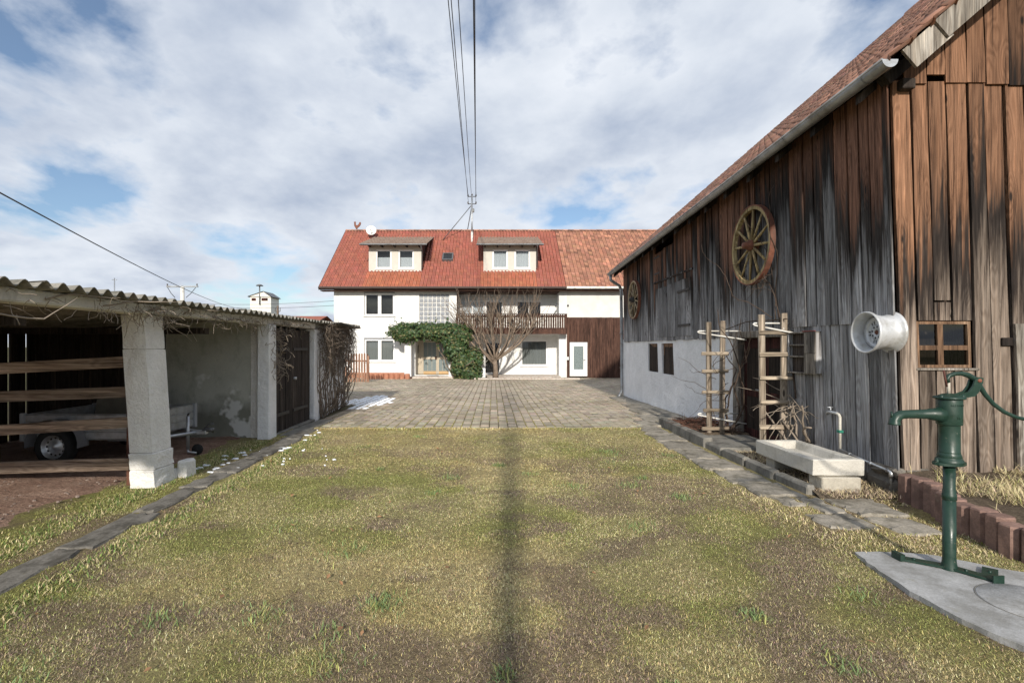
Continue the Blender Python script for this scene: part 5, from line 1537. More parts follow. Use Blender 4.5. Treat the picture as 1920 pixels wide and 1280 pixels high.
def roof_field(x0, x1, tw, rows, h, colr, var, mat, name, seed, flat=False, fresh=()):
    rg = np.random.default_rng(seed)
    tr = SL / rows
    bv, bf = pantile(tw * .93, tr * 1.15, h, 6, .045)
    mats = []; cols = []
    nc = int(round((x1 - x0) / tw)); tw2 = (x1 - x0) / nc
    for r_ in range(rows):
        for c_ in range(nc):
            s_ = r_ * tr - .03
            x = x0 + (c_ + .5) * tw2
            y_ = EAVE_Y + s_ * math.cos(ang); z_ = EAVE_Z + s_ * math.sin(ang) - .04
            J = Euler((rg.normal(0, .012), rg.normal(0, .018), rg.normal(0, .012))).to_matrix().to_4x4()
            mats.append(np.array(Matrix.Translation((x, y_, z_)) @ Rr @ J))
            k = np.clip(rg.normal(1, var), .5, 1.7)
            cl = np.array(colr) * k
            for fx0, fx1, fr in fresh:
                if fx0 < x < fx1 and r_ < fr: cl = np.array((.36, .125, .07)) * rg.normal(1, .08)
            cols.append(np.clip(cl * (1 + rg.normal(0, .03, 3)), .02, .8))
    V, F, C = stamp(bv, bf, mats, cols)
    o = obj(name, np_mesh(name, V, F, mat, C), house); o['kind'] = 'stuff'
roof_field(VX0, MX, .212, 21, .075, (.31, .105, .074), .085, 'house_tile', 'roof_tiles', 3, fresh=((-7.8, -4.4, 5), (-.7, 2.7, 5)))
roof_field(MX + .02, VX1, .235, 25, .042, (.33, .155, .10), .20, 'old_tile', 'old_roof_tiles', 4)
for k in range(int((VX1 - VX0) / .4)):
    x = VX0 + k * .4
    m = MB(); m.lathe([(.12, 0), (.105, .42)], (x, RID_Y, RID_Z - .02), 'X', 8, a0=0, a1=math.pi); m.build('ridge_tile', 'barn_tile', house)
# verge, gutters, downpipe
m = MB(); vs_ = [Vector((VX0 - .03, EAVE_Y, EAVE_Z - .18)), Vector((VX0 - .03, RID_Y, RID_Z - .18)), Vector((VX0 - .03, RID_Y, RID_Z + .04)), Vector((VX0 - .03, EAVE_Y, EAVE_Z + .04))]
m.add(vs_ + [v + Vector((.03, 0, 0)) for v in vs_], [(0, 1, 2, 3), (7, 6, 5, 4), (0, 4, 5, 1), (1, 5, 6, 2), (2, 6, 7, 3), (3, 7, 4, 0)]); m.build('verge_board', 'stained_wood', house)
MB().lathe([(.075, VX0 - 0), (.075, MX)], (0, EAVE_Y - .09, EAVE_Z - .05), 'X', 8, a0=math.pi / 2 * 1.0, a1=math.pi * 2 - math.pi / 2 + math.pi / 2).build('gutter', 'brown_metal', house)
MB().lathe([(.075, MX + .03), (.075, VX1)], (0, EAVE_Y - .09, EAVE_Z - .05), 'X', 8, a0=math.pi / 2, a1=math.pi * 2).build('gutter', 'white_paint', house)
MB().tube([(-2.12, EAVE_Y - .09, EAVE_Z - .12), (-2.12, EAVE_Y - .05, EAVE_Z - .2), (-2.16, HY - .08, EAVE_Z - .45), (-2.16, HY - .08, 2.3)], .05, 8).build('downpipe', 'brown_metal', house)
# skylight
def on_roof(px_, py_):
    """point of the roof plane for a lateral position and a height"""
    return px_, py_
sk = sub('skylight', house)
ys0 = EAVE_Y + (7.05 - EAVE_Z) / HS
for a, b, c, d, mt_, nm in ((-3.28, -3.20, 0, .85, 'dark_zinc', 'frame'), (-2.66, -2.58, 0, .85, 'dark_zinc', 'frame'), (-3.20, -2.66, 0, .08, 'dark_zinc', 'frame'), (-3.20, -2.66, .77, .85, 'dark_zinc', 'frame'), (-3.2, -2.66, .08, .77, 'pane', 'pane')):
    m = MB(); M4 = Matrix.Translation((0, ys0, 7.14)) @ Rr
    if nm == 'pane': m.add([M4 @ Vector(p) for p in ((a, c, .06), (b, c, .06), (b, d, .06), (a, d, .06))], [(0, 1, 2, 3)])
    else: m.box(a, b, c, d, -.12, .10, M4)
    m.build(nm, mt_, sk, fix=nm != 'pane')
m = MB(); m.add([M4 @ Vector(p) for p in ((-3.2, .08, .03), (-2.66, .08, .03), (-2.66, .77, .03), (-3.2, .77, .03))], [(0, 1, 2, 3)]); m.build('room', 'dark_room', sk, fix=False)
# dormers
def dormer(x0, x1, wins, cur):
    d = sub('dormer', house)
    FY, zb, zt = 31.77, 6.30, 7.98
    wallgrid(x0, x1, zb - .1, zt, wins, ff(FY), .08).build('front', 'dormer_plaster', d)
    sl_ = .30
    for x in (x0, x1):
        yb = EAVE_Y + (zt + .9 - EAVE_Z) / HS
        m = MB(); m.add([(x, FY, zb - .1), (x, EAVE_Y + (9.0 - EAVE_Z) / HS, 9.0), (x, FY, zt + .05)], [(0, 1, 2)]); m.build('cheek', 'old_tile' if x == x1 else 'dormer_plaster', d, fix=False)
        a = np.ones((3, 4), dtype=np.float32); a[:, :3] = (.12, .06, .045)
    # corrugated sheet roof
    ya, za = 31.22, 7.93; yb = EAVE_Y + (9.22 - EAVE_Z) / HS; zb2 = 9.22
    nseg = int((x1 - x0 + .8) / .05); vs_ = []; fs = []
    for i in range(nseg + 1):
        x = x0 - .40 + (x1 - x0 + .80) * i / nseg
        w = .035 * math.cos(i * math.pi / 2)
        vs_ += [(x, ya, za + w), (x, yb, zb2 + w)]
    fs = [(2 * i, 2 * i + 2, 2 * i + 3, 2 * i + 1) for i in range(nseg)]
    m = MB(); m.add(vs_, fs); m.build('sheet_roof', 'dormer_sheet', d, fix=False)
    m = MB(); m.quad((x0 - .38, ya + .02, za - .10), (x1 + .38, ya + .02, za - .10), (x1 + .38, yb, zb2 - .1), (x0 - .38, yb, zb2 - .1)); m.build('roof_underside', 'stained_wood', d, fix=False)
    MB().lathe([(.055, x0 - .42), (.055, x1 + .42)], (0, ya - .06, za - .05), 'X', 8, a0=math.pi / 2, a1=math.pi * 2).build('gutter', 'dark_zinc', d)
    MB().tube([(x1 + .05, ya - .04, za - .1), (x1 + .06, FY - .05, za - .3), (x1 + .06, FY - .05, 6.5)], .04, 6).build('downpipe', 'dark_zinc', d)
    MB().box(x0, x1, FY - .03, FY + .02, zb - .16, zb - .02).build('flashing', 'dark_zinc', d)
    for w in wins:
        window(d, *w, ff(FY + .03), 'white_plastic', .09, back=.3, curtain=cur)
        MB().cbox(w[0] - .04, w[1] + .04, FY - .05, FY + .02, w[2] - .05, w[2] - .003, .005).build('window_sill', 'white_plastic', d)
    for k in range(5):
        x = x0 + .1 + (x1 - x0 - .2) * k / 4
        MB().box(x - .04, x + .04, ya + .03, FY - .001, 7.80, 7.88).build('rafter_end', 'dark_door_wood', d)
dormer(-7.73, -4.47, [(-7.29, -6.32, 6.50, 7.67), (-5.89, -4.93, 6.50, 7.67)], ('curtain', .62))
dormer(-.61, 2.65, [(-.05, .90, 6.50, 7.67), (1.32, 2.28, 6.50, 7.67)], ('curtain', .9))

# ------------------------------------------------------------------ things on the house roof
t = thing('roof_mast', (-1.45, 34.8, 8.75), 'steel roof mast with insulators and two stays carrying the overhead wires', 'mast')
mx, my = -1.45, 34.8
MB().tube([(mx, my, 8.6), (mx, my, 11.9)], .055, 8).build('pole', 'galvanised', t)
MB().tube([(mx, my, 8.6), (mx, my, 9.45)], .075, 8).build('sleeve', 'white_paint', t)
for e in ((-3.5, 34.9, 8.85), (-2.1, 37.5, 9.0)):
    MB().tube([(mx, my, 11.3), e], .028, 6).build('stay', 'dark_zinc', t)
for zz_ in (11.85, 11.35):
    MB().tube([(mx - .28, my, zz_), (mx + .28, my, zz_)], .03, 6).build('crossarm', 'dark_zinc', t)
    for sx in (-.27, .27):
        MB().lathe([(.02, 0), (.05, .03), (.05, .09), (.03, .12), (.045, .15), (0, .18)], (mx + sx, my, zz_), 'Z', 8).build('insulator', 'porcelain', t)
MB().lathe([(.02, 0), (.06, .03), (.05, .12), (0, .16)], (mx, my, 11.9), 'Z', 8).build('mast_cap', 'porcelain', t)
MB().cbox(mx + .02, mx + .16, my - .16, my - .04, 10.75, 11.0, .02).build('junction', 'dark_zinc', t)

t = thing('satellite_dish', (-8.3, 35.2, 9.2), 'round white satellite dish on the roof above the left dormer', 'satellite dish')
c = Vector((-8.32, 34.9, 9.55)); d = Vector((.15, -1, .25)).normalized()
q = d.to_track_quat('Z', 'Y').to_matrix().to_4x4()
m = MB(); m.lathe([(0, 0), (.15, .015), (.28, .05), (.34, .085), (.345, .075), (.28, .03), (0, -.03)], (0, 0, 0), 'Z', 24); m.v = [tuple(Matrix.Translation(c) @ q @ Vector(p)) for p in m.v]; m.build('dish', 'white_paint', t)
MB().tube([c, c + Vector((.12, .15, -.25)), c + Vector((.2, .2, -.75))], .03, 6).build('bracket', 'dark_zinc', t)
MB().tube([c + Vector((.05, -.05, -.33)), c + d * .4 + Vector((0, 0, -.1))], .012, 5).build('feed_arm', 'grey_plastic', t)
m = MB(); m.lathe([(0, 0), (.035, 0), (.035, .08), (0, .08)], tuple(c + d * .4 + Vector((0, 0, -.14))), 'Z', 8); m.build('receiver', 'grey_plastic', t)

t = thing('weathercock', (-9.6, 36.0, 9.85), 'small rusty cockerel figure on the left end of the ridge', 'weathercock')
ck = [(-.03, 0), (.05, 0), (.08, .08), (.16, .13), (.24, .22), (.30, .36), (.27, .46), (.19, .44), (.15, .34), (.10, .27), (.02, .24), (-.04, .28), (-.06, .36), (-.04, .44), (-.08, .50), (-.13, .47), (-.20, .44), (-.15, .41), (-.16, .30), (-.14, .18), (-.08, .08)]
m = MB(); n = len(ck); m.add([(-9.62 + a * 1.05, 35.98, 9.93 + b * 1.05) for a, b in ck] + [(-9.62 + a * 1.05, 36.04, 9.93 + b * 1.05) for a, b in ck], [tuple(range(n)), tuple(range(n, 2 * n))[::-1]] + [(i, n + i, n + (i + 1) % n, (i + 1) % n) for i in range(n)]); m.build('cockerel', 'iron_tyre', t)
MB().tube([(-9.6, 36.0, 9.75), (-9.6, 36.0, 9.95)], .03, 6).build('stem', 'dark_iron', t)

# bed and kerb below the balcony
bedk = bpy.data.objects.new('house_bed', None); col.objects.link(bedk); structure(bedk)
for k in range(7):
    x = -1.1 + k * .86
    MB().cbox(x, x + .85, 29.0, 29.12, -.3, -.11, .012, jit=.004).build('kerb_stone', 'step_stone', bedk)
sheet('bed_earth', 'bed_soil', -1.2, 4.9, 29.1, 30.12, 40, 8, lambda X, Y: -.15 + .05 * (fbm(X * 3, Y * 3, 3) - .4), bedk)
# terracotta palisades left of the porch
pal2 = thing('palisade_edging', (-6.6, 29.6, GZ), 'low row of round terracotta palisades at the left foot of the house', 'edging')
for k in range(9):
    x = -7.35 + k * .30
    m = MB(); m.lathe([(.145, -.4), (.145, .08), (.12, .11), (0, .11)], (x, 29.5, 0.0 + random.uniform(-.015, .015)), 'Z', 10, smooth=False); m.build('palisade_stone', 'plinth', pal2)
# picket fence
fe = thing('picket_fence', (-7.0, 26.5, -.17), 'short brown picket fence between the shed and the house', 'fence')
fz = -.17
for k in range(9):
    x = -7.62 + k * .138
    m = MB(); w = .045; h = 1.48 + random.uniform(-.02, .02)
    pr = [(-w, 0), (w, 0), (w, h - .05), (w * .55, h), (-w * .55, h), (-w, h - .05)]
    m.add([(x + a, 26.45, fz + b) for a, b in pr] + [(x + a, 26.47, fz + b) for a, b in pr], [tuple(range(6)), tuple(range(6, 12))[::-1]] + [(i, 6 + i, 6 + (i + 1) % 6, (i + 1) % 6) for i in range(6)]); m.build('picket', 'picket_wood', fe)
for zz_ in (.35, 1.05):
    MB().cbox(-7.7, -6.45, 26.475, 26.52, fz + zz_, fz + zz_ + .08, .006).build('rail', 'picket_wood', fe)
MB().cbox(-6.50, -6.42, 26.43, 26.53, fz, fz + 1.35, .008).build('post', 'picket_wood', fe)
# white lattice and planter behind the tree
t = thing('planter_box', (-.9, 29.6, -.14), 'white planter box with diamond lattice left of the bare tree', 'planter')
MB().cbox(-1.25, -.45, 29.45, 29.75, -.12, .42, .02).build('box', 'white_plastic', t)
for k in range(5):
    for s_ in (-1, 1):
        a = Vector((-1.2 + k * .15, 29.77, .45)); b = a + Vector((s_ * .45, 0, .45))
        if -1.35 < b.x < -.3: MB().tube([a, b], .012, 5).build('lattice_strip', 'cream_paint', t)
# ------------------------------------------------------------------ the open shed on the left
shed = thing('open_shed', (-6.2, 8, 0), 'long low whitewashed shed with corrugated roof, open bay and wooden doors', 'shed')
SX = -4.0
def sroof(x, y_): return 2.185 - 0.05 * (-3.88 - x) + 0.004 * (y_ - 6)
# corrugated sheets: one object each
ysheet = 1.75
k = 0
while ysheet < 14.6:
    nw = 5; L = .177 * nw
    y0, y1 = ysheet, min(ysheet + L, 14.75)
    if y1 - y0 < .2: break
    nseg = int(round((y1 - y0) / .177 * 8)); vs_ = []
    e = random.uniform(-.03, .03); lift = random.uniform(0, .014) + .007 * (k % 2)
    for x in (-3.86 + e, -6.2, -8.55):
        for i in range(nseg + 2):
            yy = y0 + (y1 - y0) * i / nseg
            vs_.append((x, yy, sroof(x, yy) + (.029 + lift * .4) * math.cos(2 * math.pi * yy / .177) + lift))
    n = nseg + 2; fs = []
    for r_ in range(2):
        for i in range(n - 1): fs.append((r_ * n + i, r_ * n + i + 1, (r_ + 1) * n + i + 1, (r_ + 1) * n + i))
    top = len(vs_)
    vs_ += [(x, y_, z - .008) for x, y_, z in vs_]
    fs += [tuple(top + q for q in f[::-1]) for f in list(fs)]
    for i in range(n - 1): fs.append((i + 1, i, top + i, top + i + 1))
    m = MB(); m.add(vs_, fs, False); m.build('corrugated_sheet', 'fibre_cement', shed, fix=False)
    ysheet += L; k += 1
# edge beam over the bays
for a, b in ((1.9, 6.08), (6.08, 9.15), (9.15, 11.6), (11.6, 14.7)):
    m = MB(); dx = -.0 if a < 11 else -.12
    m.cbox(SX - .24 + dx, SX - .03 + dx, a, b - .006, 2.02 + .004 * a, 2.145 + .004 * a, .012, jit=.006); m.build('edge_beam', 'lintel_concrete', shed)
for yy in (3.0, 4.6, 7.6):
    MB().box(-8.4, -4.25, yy - .06, yy + .06, 1.84, 1.93).build('cross_beam', 'dark_door_wood', shed)
# leaning block pillar
pil = sub('pillar', shed)
def pblock(z0, z1, grow=0.0, b=.02):
    def cx(z): return -.065 * z
    m = MB(); vs_ = []; n = 5
    hx, hy = .135 + grow, .19 + grow
    zs = [z0, z0 + b] + [z0 + b + (z1 - z0 - 2 * b) * k / 3 for k in (1, 2)] + [z1 - b, z1]
    for i, z in enumerate(zs):
        ins = b if i in (0, len(zs) - 1) else 0
        ring = []
        c = [(-hx + ins, -hy + ins), (hx - ins, -hy + ins), (hx - ins, hy - ins), (-hx + ins, hy - ins)]
        for q in range(4):
            a_, b_ = c[q], c[(q + 1) % 4]
            for w in range(3):
                s_ = (w + (.08 if w == 0 else 0)) / 3
                ring.append((-4.11 + cx(z) + a_[0] + (b_[0] - a_[0]) * s_ + random.uniform(-.006, .006), 6.19 + a_[1] + (b_[1] - a_[1]) * s_ + random.uniform(-.006, .006), z))
        vs_ += ring
    nn = 12; fs = [tuple(range(nn))[::-1], tuple((len(zs) - 1) * nn + k for k in range(nn))]
    for i in range(len(zs) - 1):
        for q in range(nn): fs.append((i * nn + q, i * nn + (q + 1) % nn, (i + 1) * nn + (q + 1) % nn, (i + 1) * nn + q))
    m.add(vs_, fs); m.build('stone_block', 'pillar_stone', pil)
pblock(-.05, .20, .012, .012); pblock(.201, .40, .008, .010); pblock(.403, 1.62, 0, .006); pblock(1.623, 2.03, -.003, .006)
t_ = MB(); t_.cbox(-3.98, -3.86, 6.42, 6.66, -.02, .22, .03, jit=.01)
tag(t_.build('stone_block', 'pillar_stone'), 'loose whitewashed stone with a rusty hook beside the leaning pillar', 'stone')
MB().cbox(-4.06, -3.98, 6.40, 6.5, -.02, .12, .03, jit=.01).build('foot_stone', 'pillar_stone', shed)
# posts, cross wall, back wall, far wall
MB().cbox(SX - .22, SX - .0, 9.14, 9.44, -.05, 2.06, .015, jit=.006).build('post', 'barn_plaster', shed)
MB().cbox(SX - .26, SX - .06, 11.62, 11.88, -.06, 2.06, .015, jit=.006).build('post', 'barn_plaster', shed)
def cw(u, z, d): return Vector((u, 9.30 + d + .02 * (fbm(np.array([u * 2]), np.array([z * 2]), 3)[0] - .5), z))
wallgrid(-5.95, SX - .2, -.05, 2.12, [], cw, .1, .3).build('cross_wall', 'shed_plaster', shed)
wallgrid(-4.40, SX - .205, -.05, 2.12, [], lambda u, z, d: cw(u, z, d) + Vector((0, -.012 - .03 * max(0, (u + 4.4)) , 0)), .1, .2).build('wall_patch', 'pillar_stone', shed)
x_ = -8.3
while x_ < -5.97:
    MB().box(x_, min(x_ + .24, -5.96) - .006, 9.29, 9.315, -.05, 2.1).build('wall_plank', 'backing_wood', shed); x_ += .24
y_ = 1.8
while y_ < 9.3:
    w = random.uniform(.30, .38)
    gp = .045 if 8.2 < y_ + w < 9.6 or random.random() < .25 else .006
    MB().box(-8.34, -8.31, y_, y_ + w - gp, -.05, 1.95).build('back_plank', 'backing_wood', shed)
    y_ += w
m = MB(); vs_ = []
fw = lambda u, z, d: Vector((-4.08 - .075 * (u - 11.8) + d * -1 + .03 * (fbm(np.array([u * 2]), np.array([z * 2]), 3)[0] - .5), u, z))
wallgrid(11.86, 14.75, -.12, 2.05, [], fw, .1, .3).build('far_wall', 'barn_plaster', shed)
wallgrid(-8.3, -4.30, -.12, 1.95, [], lambda u, z, d: Vector((u, 14.75 + d, z)), .1).build('end_wall', 'barn_plaster', shed)
MB().box(-8.36, -8.28, 9.3, 14.7, -.1, 1.95).build('rear_wall', 'shed_plaster', shed)
m = MB(); m.add([(-3.70, 12.4, 2.235), (-3.95, 15.3, 2.19), (-8.5, 15.3, 1.98), (-8.5, 12.4, 2.02)] + [(-3.70, 12.4, 2.25), (-3.95, 15.3, 2.205), (-8.5, 15.3, 1.995), (-8.5, 12.4, 2.035)], [(0, 1, 2, 3), (7, 6, 5, 4), (0, 4, 5, 1), (1, 5, 6, 2), (2, 6, 7, 3), (3, 7, 4, 0)]); m.build('felt_strip', 'dark_zinc', shed)
# double doors of dark boards
for a, b in ((9.46, 10.52), (10.54, 11.60)):
    d = sub('door', shed); yy = a; n = 6; w = (b - a) / n
    for q in range(n):
        plank_mesh(lambda u, z, dd_: Vector((SX - .14 + dd_ - .02 * (u - 9.46), u, z)), yy + .003, yy + w - .003, .02 + random.uniform(-.02, .01), 2.0, .022, n=3, jit=.004).build('plank', 'dark_door_wood', d)
        yy += w
    for zz_ in (.35, 1.6):
        MB().box(SX - .115, SX - .09, a + .02, a + .8, zz_ - .03, zz_ + .03, Matrix.Translation((-.02 * (a - 9.46), 0, 0))).build('strap_hinge', 'dark_iron', d)
MB().lathe([(0, .05), (.03, .05), (.03, 0)], (SX - .125, 10.6, 1.0), 'X', 10).build('door_knob', 'galvanised', shed)
MB().cbox(SX - .24, SX - .05, 9.44, 11.62, -.06, .015, .01, jit=.006).build('door_sill', 'kerb_concrete', shed)
for q in range(3):
    MB().cbox(-3.97, -3.62, 9.5 + q * .72, 10.2 + q * .72, -.1 + g(10 + q), .02 + g(10 + q), .012, jit=.006).build('sill_slab', 'kerb_concrete', shed)
# pen rails across the bay
pen = thing('pen_railing', (-4.4, 6.15, 0), 'four weathered rails across the open bay fixed to a rusty steel post', 'railing')
for zr, zl, h in ((1.475, 1.39, .135), (1.115, 1.055, .125), (.755, .655, .125), (.255, .205, .14)):
    dz = (zl - zr) / 1.6
    m = MB(); m.cbox(-9.0, -4.345, 6.10, 6.135, -h / 2, h / 2, .005, jit=.004)
    m.v = [(x, y_, z + zr - (x + 4.3) * dz) for x, y_, z in m.v]
    m.build('rail', 'pen_wood', pen)
MB().cbox(-4.40, -4.335, 6.137, 6.20, -.05, 2.03, .004).build('post', 'rusty_steel', pen)
MB().cbox(-7.7, -7.63, 6.137, 6.20, -.05, 1.9, .004).build('post', 'rusty_steel', pen)

# ------------------------------------------------------------------ box trailer in the bay
tr = thing('car_trailer', (-5.8, 7.85, 0), 'small grey box trailer parked in the dark bay behind the rails', 'trailer')
X0, X1, Ya, Yb, z0, z1 = -6.62, -4.98, 7.22, 8.52, .34, .70
def panel(x0, x1, y0, y1, along):
    """side wall pressed with three beads"""
    m = MB(); nb = 3; h = (z1 - z0) / nb
    for k in range(nb):
        a, b = z0 + k * h, z0 + (k + 1) * h
        e = .012
        if along == 'x': m.cbox(x0, x1, y0 - e, y1 + e, a + .006, b - .006, .012)
        else: m.cbox(x0 - e, x1 + e, y0, y1, a + .006, b - .006, .012)
    m.box(x0, x1, y0, y1, z0, z1); return m
panel(X0, X1, Ya, Ya + .03, 'x').build('side_panel', 'galvanised', tr)
panel(X0, X1, Yb - .03, Yb, 'x').build('side_panel', 'galvanised', tr)
panel(X1 - .03, X1, Ya + .045, Yb - .045, 'y').build('front_panel', 'galvanised', tr)
panel(X0, X0 + .03, Ya + .045, Yb - .045, 'y').build('tail_gate', 'galvanised', tr)
MB().box(X0 + .04, X1 - .04, Ya + .04, Yb - .04, z0 - .01, z0 + .02).build('floor', 'plywood', tr)
for x, y_ in ((X1 + .01, Ya), (X1 + .01, Yb), (X0 - .01, Ya), (X0 - .01, Yb)):
    MB().cbox(x - .03, x + .03, y_ - .03, y_ + .03, z0 - .02, z1 + .015, .006).build('corner_post', 'grey_plastic', tr)
for s_, yy in ((-1, Ya - .09), (1, Yb + .09)):
    w = sub('wheel', tr); c = (-6.08, yy, .265)
    MB().lathe([(.165, -.07), (.24, -.08), (.262, -.06), (.268, -.02), (.268, .02), (.262, .06), (.24, .08), (.165, .07)], c, 'Y', 28).build('tyre', 'rubber', w)
    MB().lathe([(.17, -.065), (.155, -.06), (.145, -.03), (.12, -.012), (.09, -.02), (.05, -.035), (.03, -.05), (0, -.05)], c, 'Y', 28).build('rim', 'galvanised', w)
    for k in range(12):
        an = 2 * math.pi * k / 12
        MB().lathe([(.017, -.021), (0, -.021)], (c[0] + .122 * math.cos(an), c[1], c[2] + .122 * math.sin(an)), 'Y', 8).build('rim_slot', 'dark_iron', w)
    m = MB(); n = 14; vs_ = []; fs = []
    for k in range(n + 1):
        an = R(-8) + (math.pi + R(16)) * k / n
        for yo, rr in ((-.12, .335), (.10, .345)):
            vs_.append((c[0] + rr * math.cos(an) * 1.06, c[1] + s_ * yo * -1 * -1, c[2] + .04 + rr * math.sin(an)))
    for k in range(n): fs.append((2 * k, 2 * k + 1, 2 * k + 3, 2 * k + 2))
    m.add(vs_, fs, True)
    vv = [(a, b, d - 0) for a, b, d in vs_]
    m.add([vv[2 * k + (0)] for k in range(n + 1)] + [(c[0] + .305 * math.cos(R(-8) + (math.pi + R(16)) * k / n) * 1.06, vv[2 * k][1], c[2] + .04 + .305 * math.sin(R(-8) + (math.pi + R(16)) * k / n)) for k in range(n + 1)], [(k, k + 1, n + 2 + k, n + 1 + k) for k in range(n)])
    m.build('fender', 'fender_plastic', tr, fix=False)
MB().tube([(-6.08, Ya - .02, .265), (-6.08, Yb + .02, .265)], .03, 8).build('axle', 'dark_iron', tr)
for yy in (7.45, 8.29):
    MB().tube([(-5.6, yy, .30), (-4.98, yy + (.0 if yy < 8 else 0), .31), (-4.55, 7.87 + (yy - 7.87) * .12, .34)], .028, 6).build('draw_arm', 'galvanised', tr)
MB().cbox(-4.62, -4.40, 7.83, 7.91, .31, .37, .008).build('coupling_plate', 'galvanised', tr)
MB().tube([(-4.46, 7.87, .37), (-4.36, 7.87, .38), (-4.30, 7.87, .37)], [.03, .035, .04], 8).build('coupling_head', 'dark_zinc', tr)
MB().tube([(-4.45, 7.87, .38), (-4.38, 7.87, .46), (-4.30, 7.87, .47)], .012, 6).build('coupling_lever', 'dark_zinc', tr)
MB().tube([(-4.64, 7.78, .10), (-4.64, 7.78, .60)], .024, 8).build('jockey_tube', 'galvanised', tr)
MB().tube([(-4.64, 7.78, .60), (-4.64, 7.78, .63), (-4.60, 7.74, .64)], .012, 6).build('jockey_crank', 'dark_iron', tr)
MB().tube([(-4.64, 7.78, .10), (-4.64, 7.78, .05), (-4.50, 7.76, .045)], .018, 6).build('jockey_fork', 'galvanised', tr)
MB().lathe([(0, -.025), (.075, -.025), (.085, 0), (.075, .025), (0, .025)], (-4.52, 7.82, .085), 'Y', 14).build('jockey_wheel', 'rubber', tr)
m = MB(); m.add([(-6.55, 8.40, .5), (-5.6, 8.40, .5), (-5.6, 8.46, .98), (-6.55, 8.46, .78), (-6.55, 8.42, .5), (-5.6, 8.42, .5), (-5.6, 8.48, .98), (-6.55, 8.48, .78)], [(0, 1, 2, 3), (7, 6, 5, 4), (0, 4, 5, 1), (1, 5, 6, 2), (2, 6, 7, 3), (3, 7, 4, 0)])
tag(m.build('plywood_sheet', 'plywood'), 'thin board leaning inside the trailer', 'board')

# leafless creeper along the edge beam and over the far wall
cr_ = thing('shed_creeper', (-4.0, 13.5, 0), 'dense leafless creeper covering the far wall of the shed', 'climber')
def fl(q):
    x0 = -4.08 - .075 * (q.y - 11.8)
    return Vector((min(max(q.x, x0 + .015), x0 + .30), min(max(q.y, 11.8), 15.1), min(max(q.z, -.05), 2.2)))
for k in range(46):
    y_ = random.uniform(11.95, 14.8); x0 = -4.06 - .075 * (y_ - 11.8)
    pts = wander((x0, y_, -.08), (.0, random.gauss(0, .3), 1), 19, .12, .30, .14, fl)
    n = len(pts); MB().tube(pts, [.015 - .011 * i / n for i in range(n)], 4).build('stem', 'vine_stem', cr_, fix=False)
mb = MB()
for k in range(1500):
    y_ = random.uniform(11.8, 15.0); z_ = 2.2 - abs(random.gauss(0, .55)); x0 = -4.04 - .075 * (y_ - 11.8)
    mb.tube(wander((x0 + random.uniform(0, .22), y_, max(z_, .2)), (.35, random.gauss(0, 1), random.gauss(-.5, .7)), 5, .075, .45, -.05, fl if random.random() < .7 else None), [.006, .005, .005, .004, .003, .002], 3, cap=False)
o = mb.build('twigs', 'vine_stem', cr_, fix=False); o['kind'] = 'stuff'
cr2_ = thing('eave_creeper', (-3.95, 6.2, 2.0), 'pale dead tendrils hanging from the edge beam above the open bays', 'climber')
eb = lambda q: Vector((max(q.x, -4.015), q.y, min(q.z, 2.14)))
for k in range(12):
    y_ = 3.2 + k * .68
    pts = wander((-3.99, y_, 2.07), (.02, 1, random.gauss(0, .2)), 8, .11, .3, 0.0, eb)
    MB().tube(pts, [.008, .008, .008, .007, .007, .006, .005, .004, .003], 4).build('stem', 'pale_vine', cr2_, fix=False)
mb = MB()
for k in range(210):
    y_ = random.choice([random.uniform(3.2, 9.2), random.gauss(5.9, .5), random.gauss(7.9, .7), random.gauss(9.8, .5)])
    d = (random.uniform(-.1, .5), random.gauss(0, 1), random.gauss(-.4, .7))
    mb.tube(wander((-3.985 + random.uniform(0, .05), y_, random.uniform(1.98, 2.12)), d, random.randint(3, 7), .05, .5, -.06, eb), .0034, 3, cap=False)
for k in range(60):                      # straggling down the post by the doors
    z_ = random.uniform(1.1, 2.05)
    mb.tube(wander((-3.98, 9.45 + random.gauss(0, .12), z_), (.3, random.gauss(0, 1), random.gauss(-.6, .5)), 6, .06, .5, -.05, eb), .005, 3, cap=False)
o = mb.build('twigs', 'pale_vine', cr2_, fix=False); o['kind'] = 'stuff'
# pebbles on the earth floor
mb = MB()
for k in range(260):
    x, y_ = random.uniform(-6.6, -4.5), random.uniform(3.6, 6.3); r_ = random.uniform(.006, .022)
    mb.lathe([(0, -r_), (r_, -r_ * .3), (r_ * .9, r_ * .4), (0, r_ * .7)], (x, y_, .02), 'Z', 6, smooth=False)
tag(mb.build('pebbles', 'stone_chip', fix=False), 'small stones strewn over the bare earth of the bay', 'pebbles', kind='stuff')
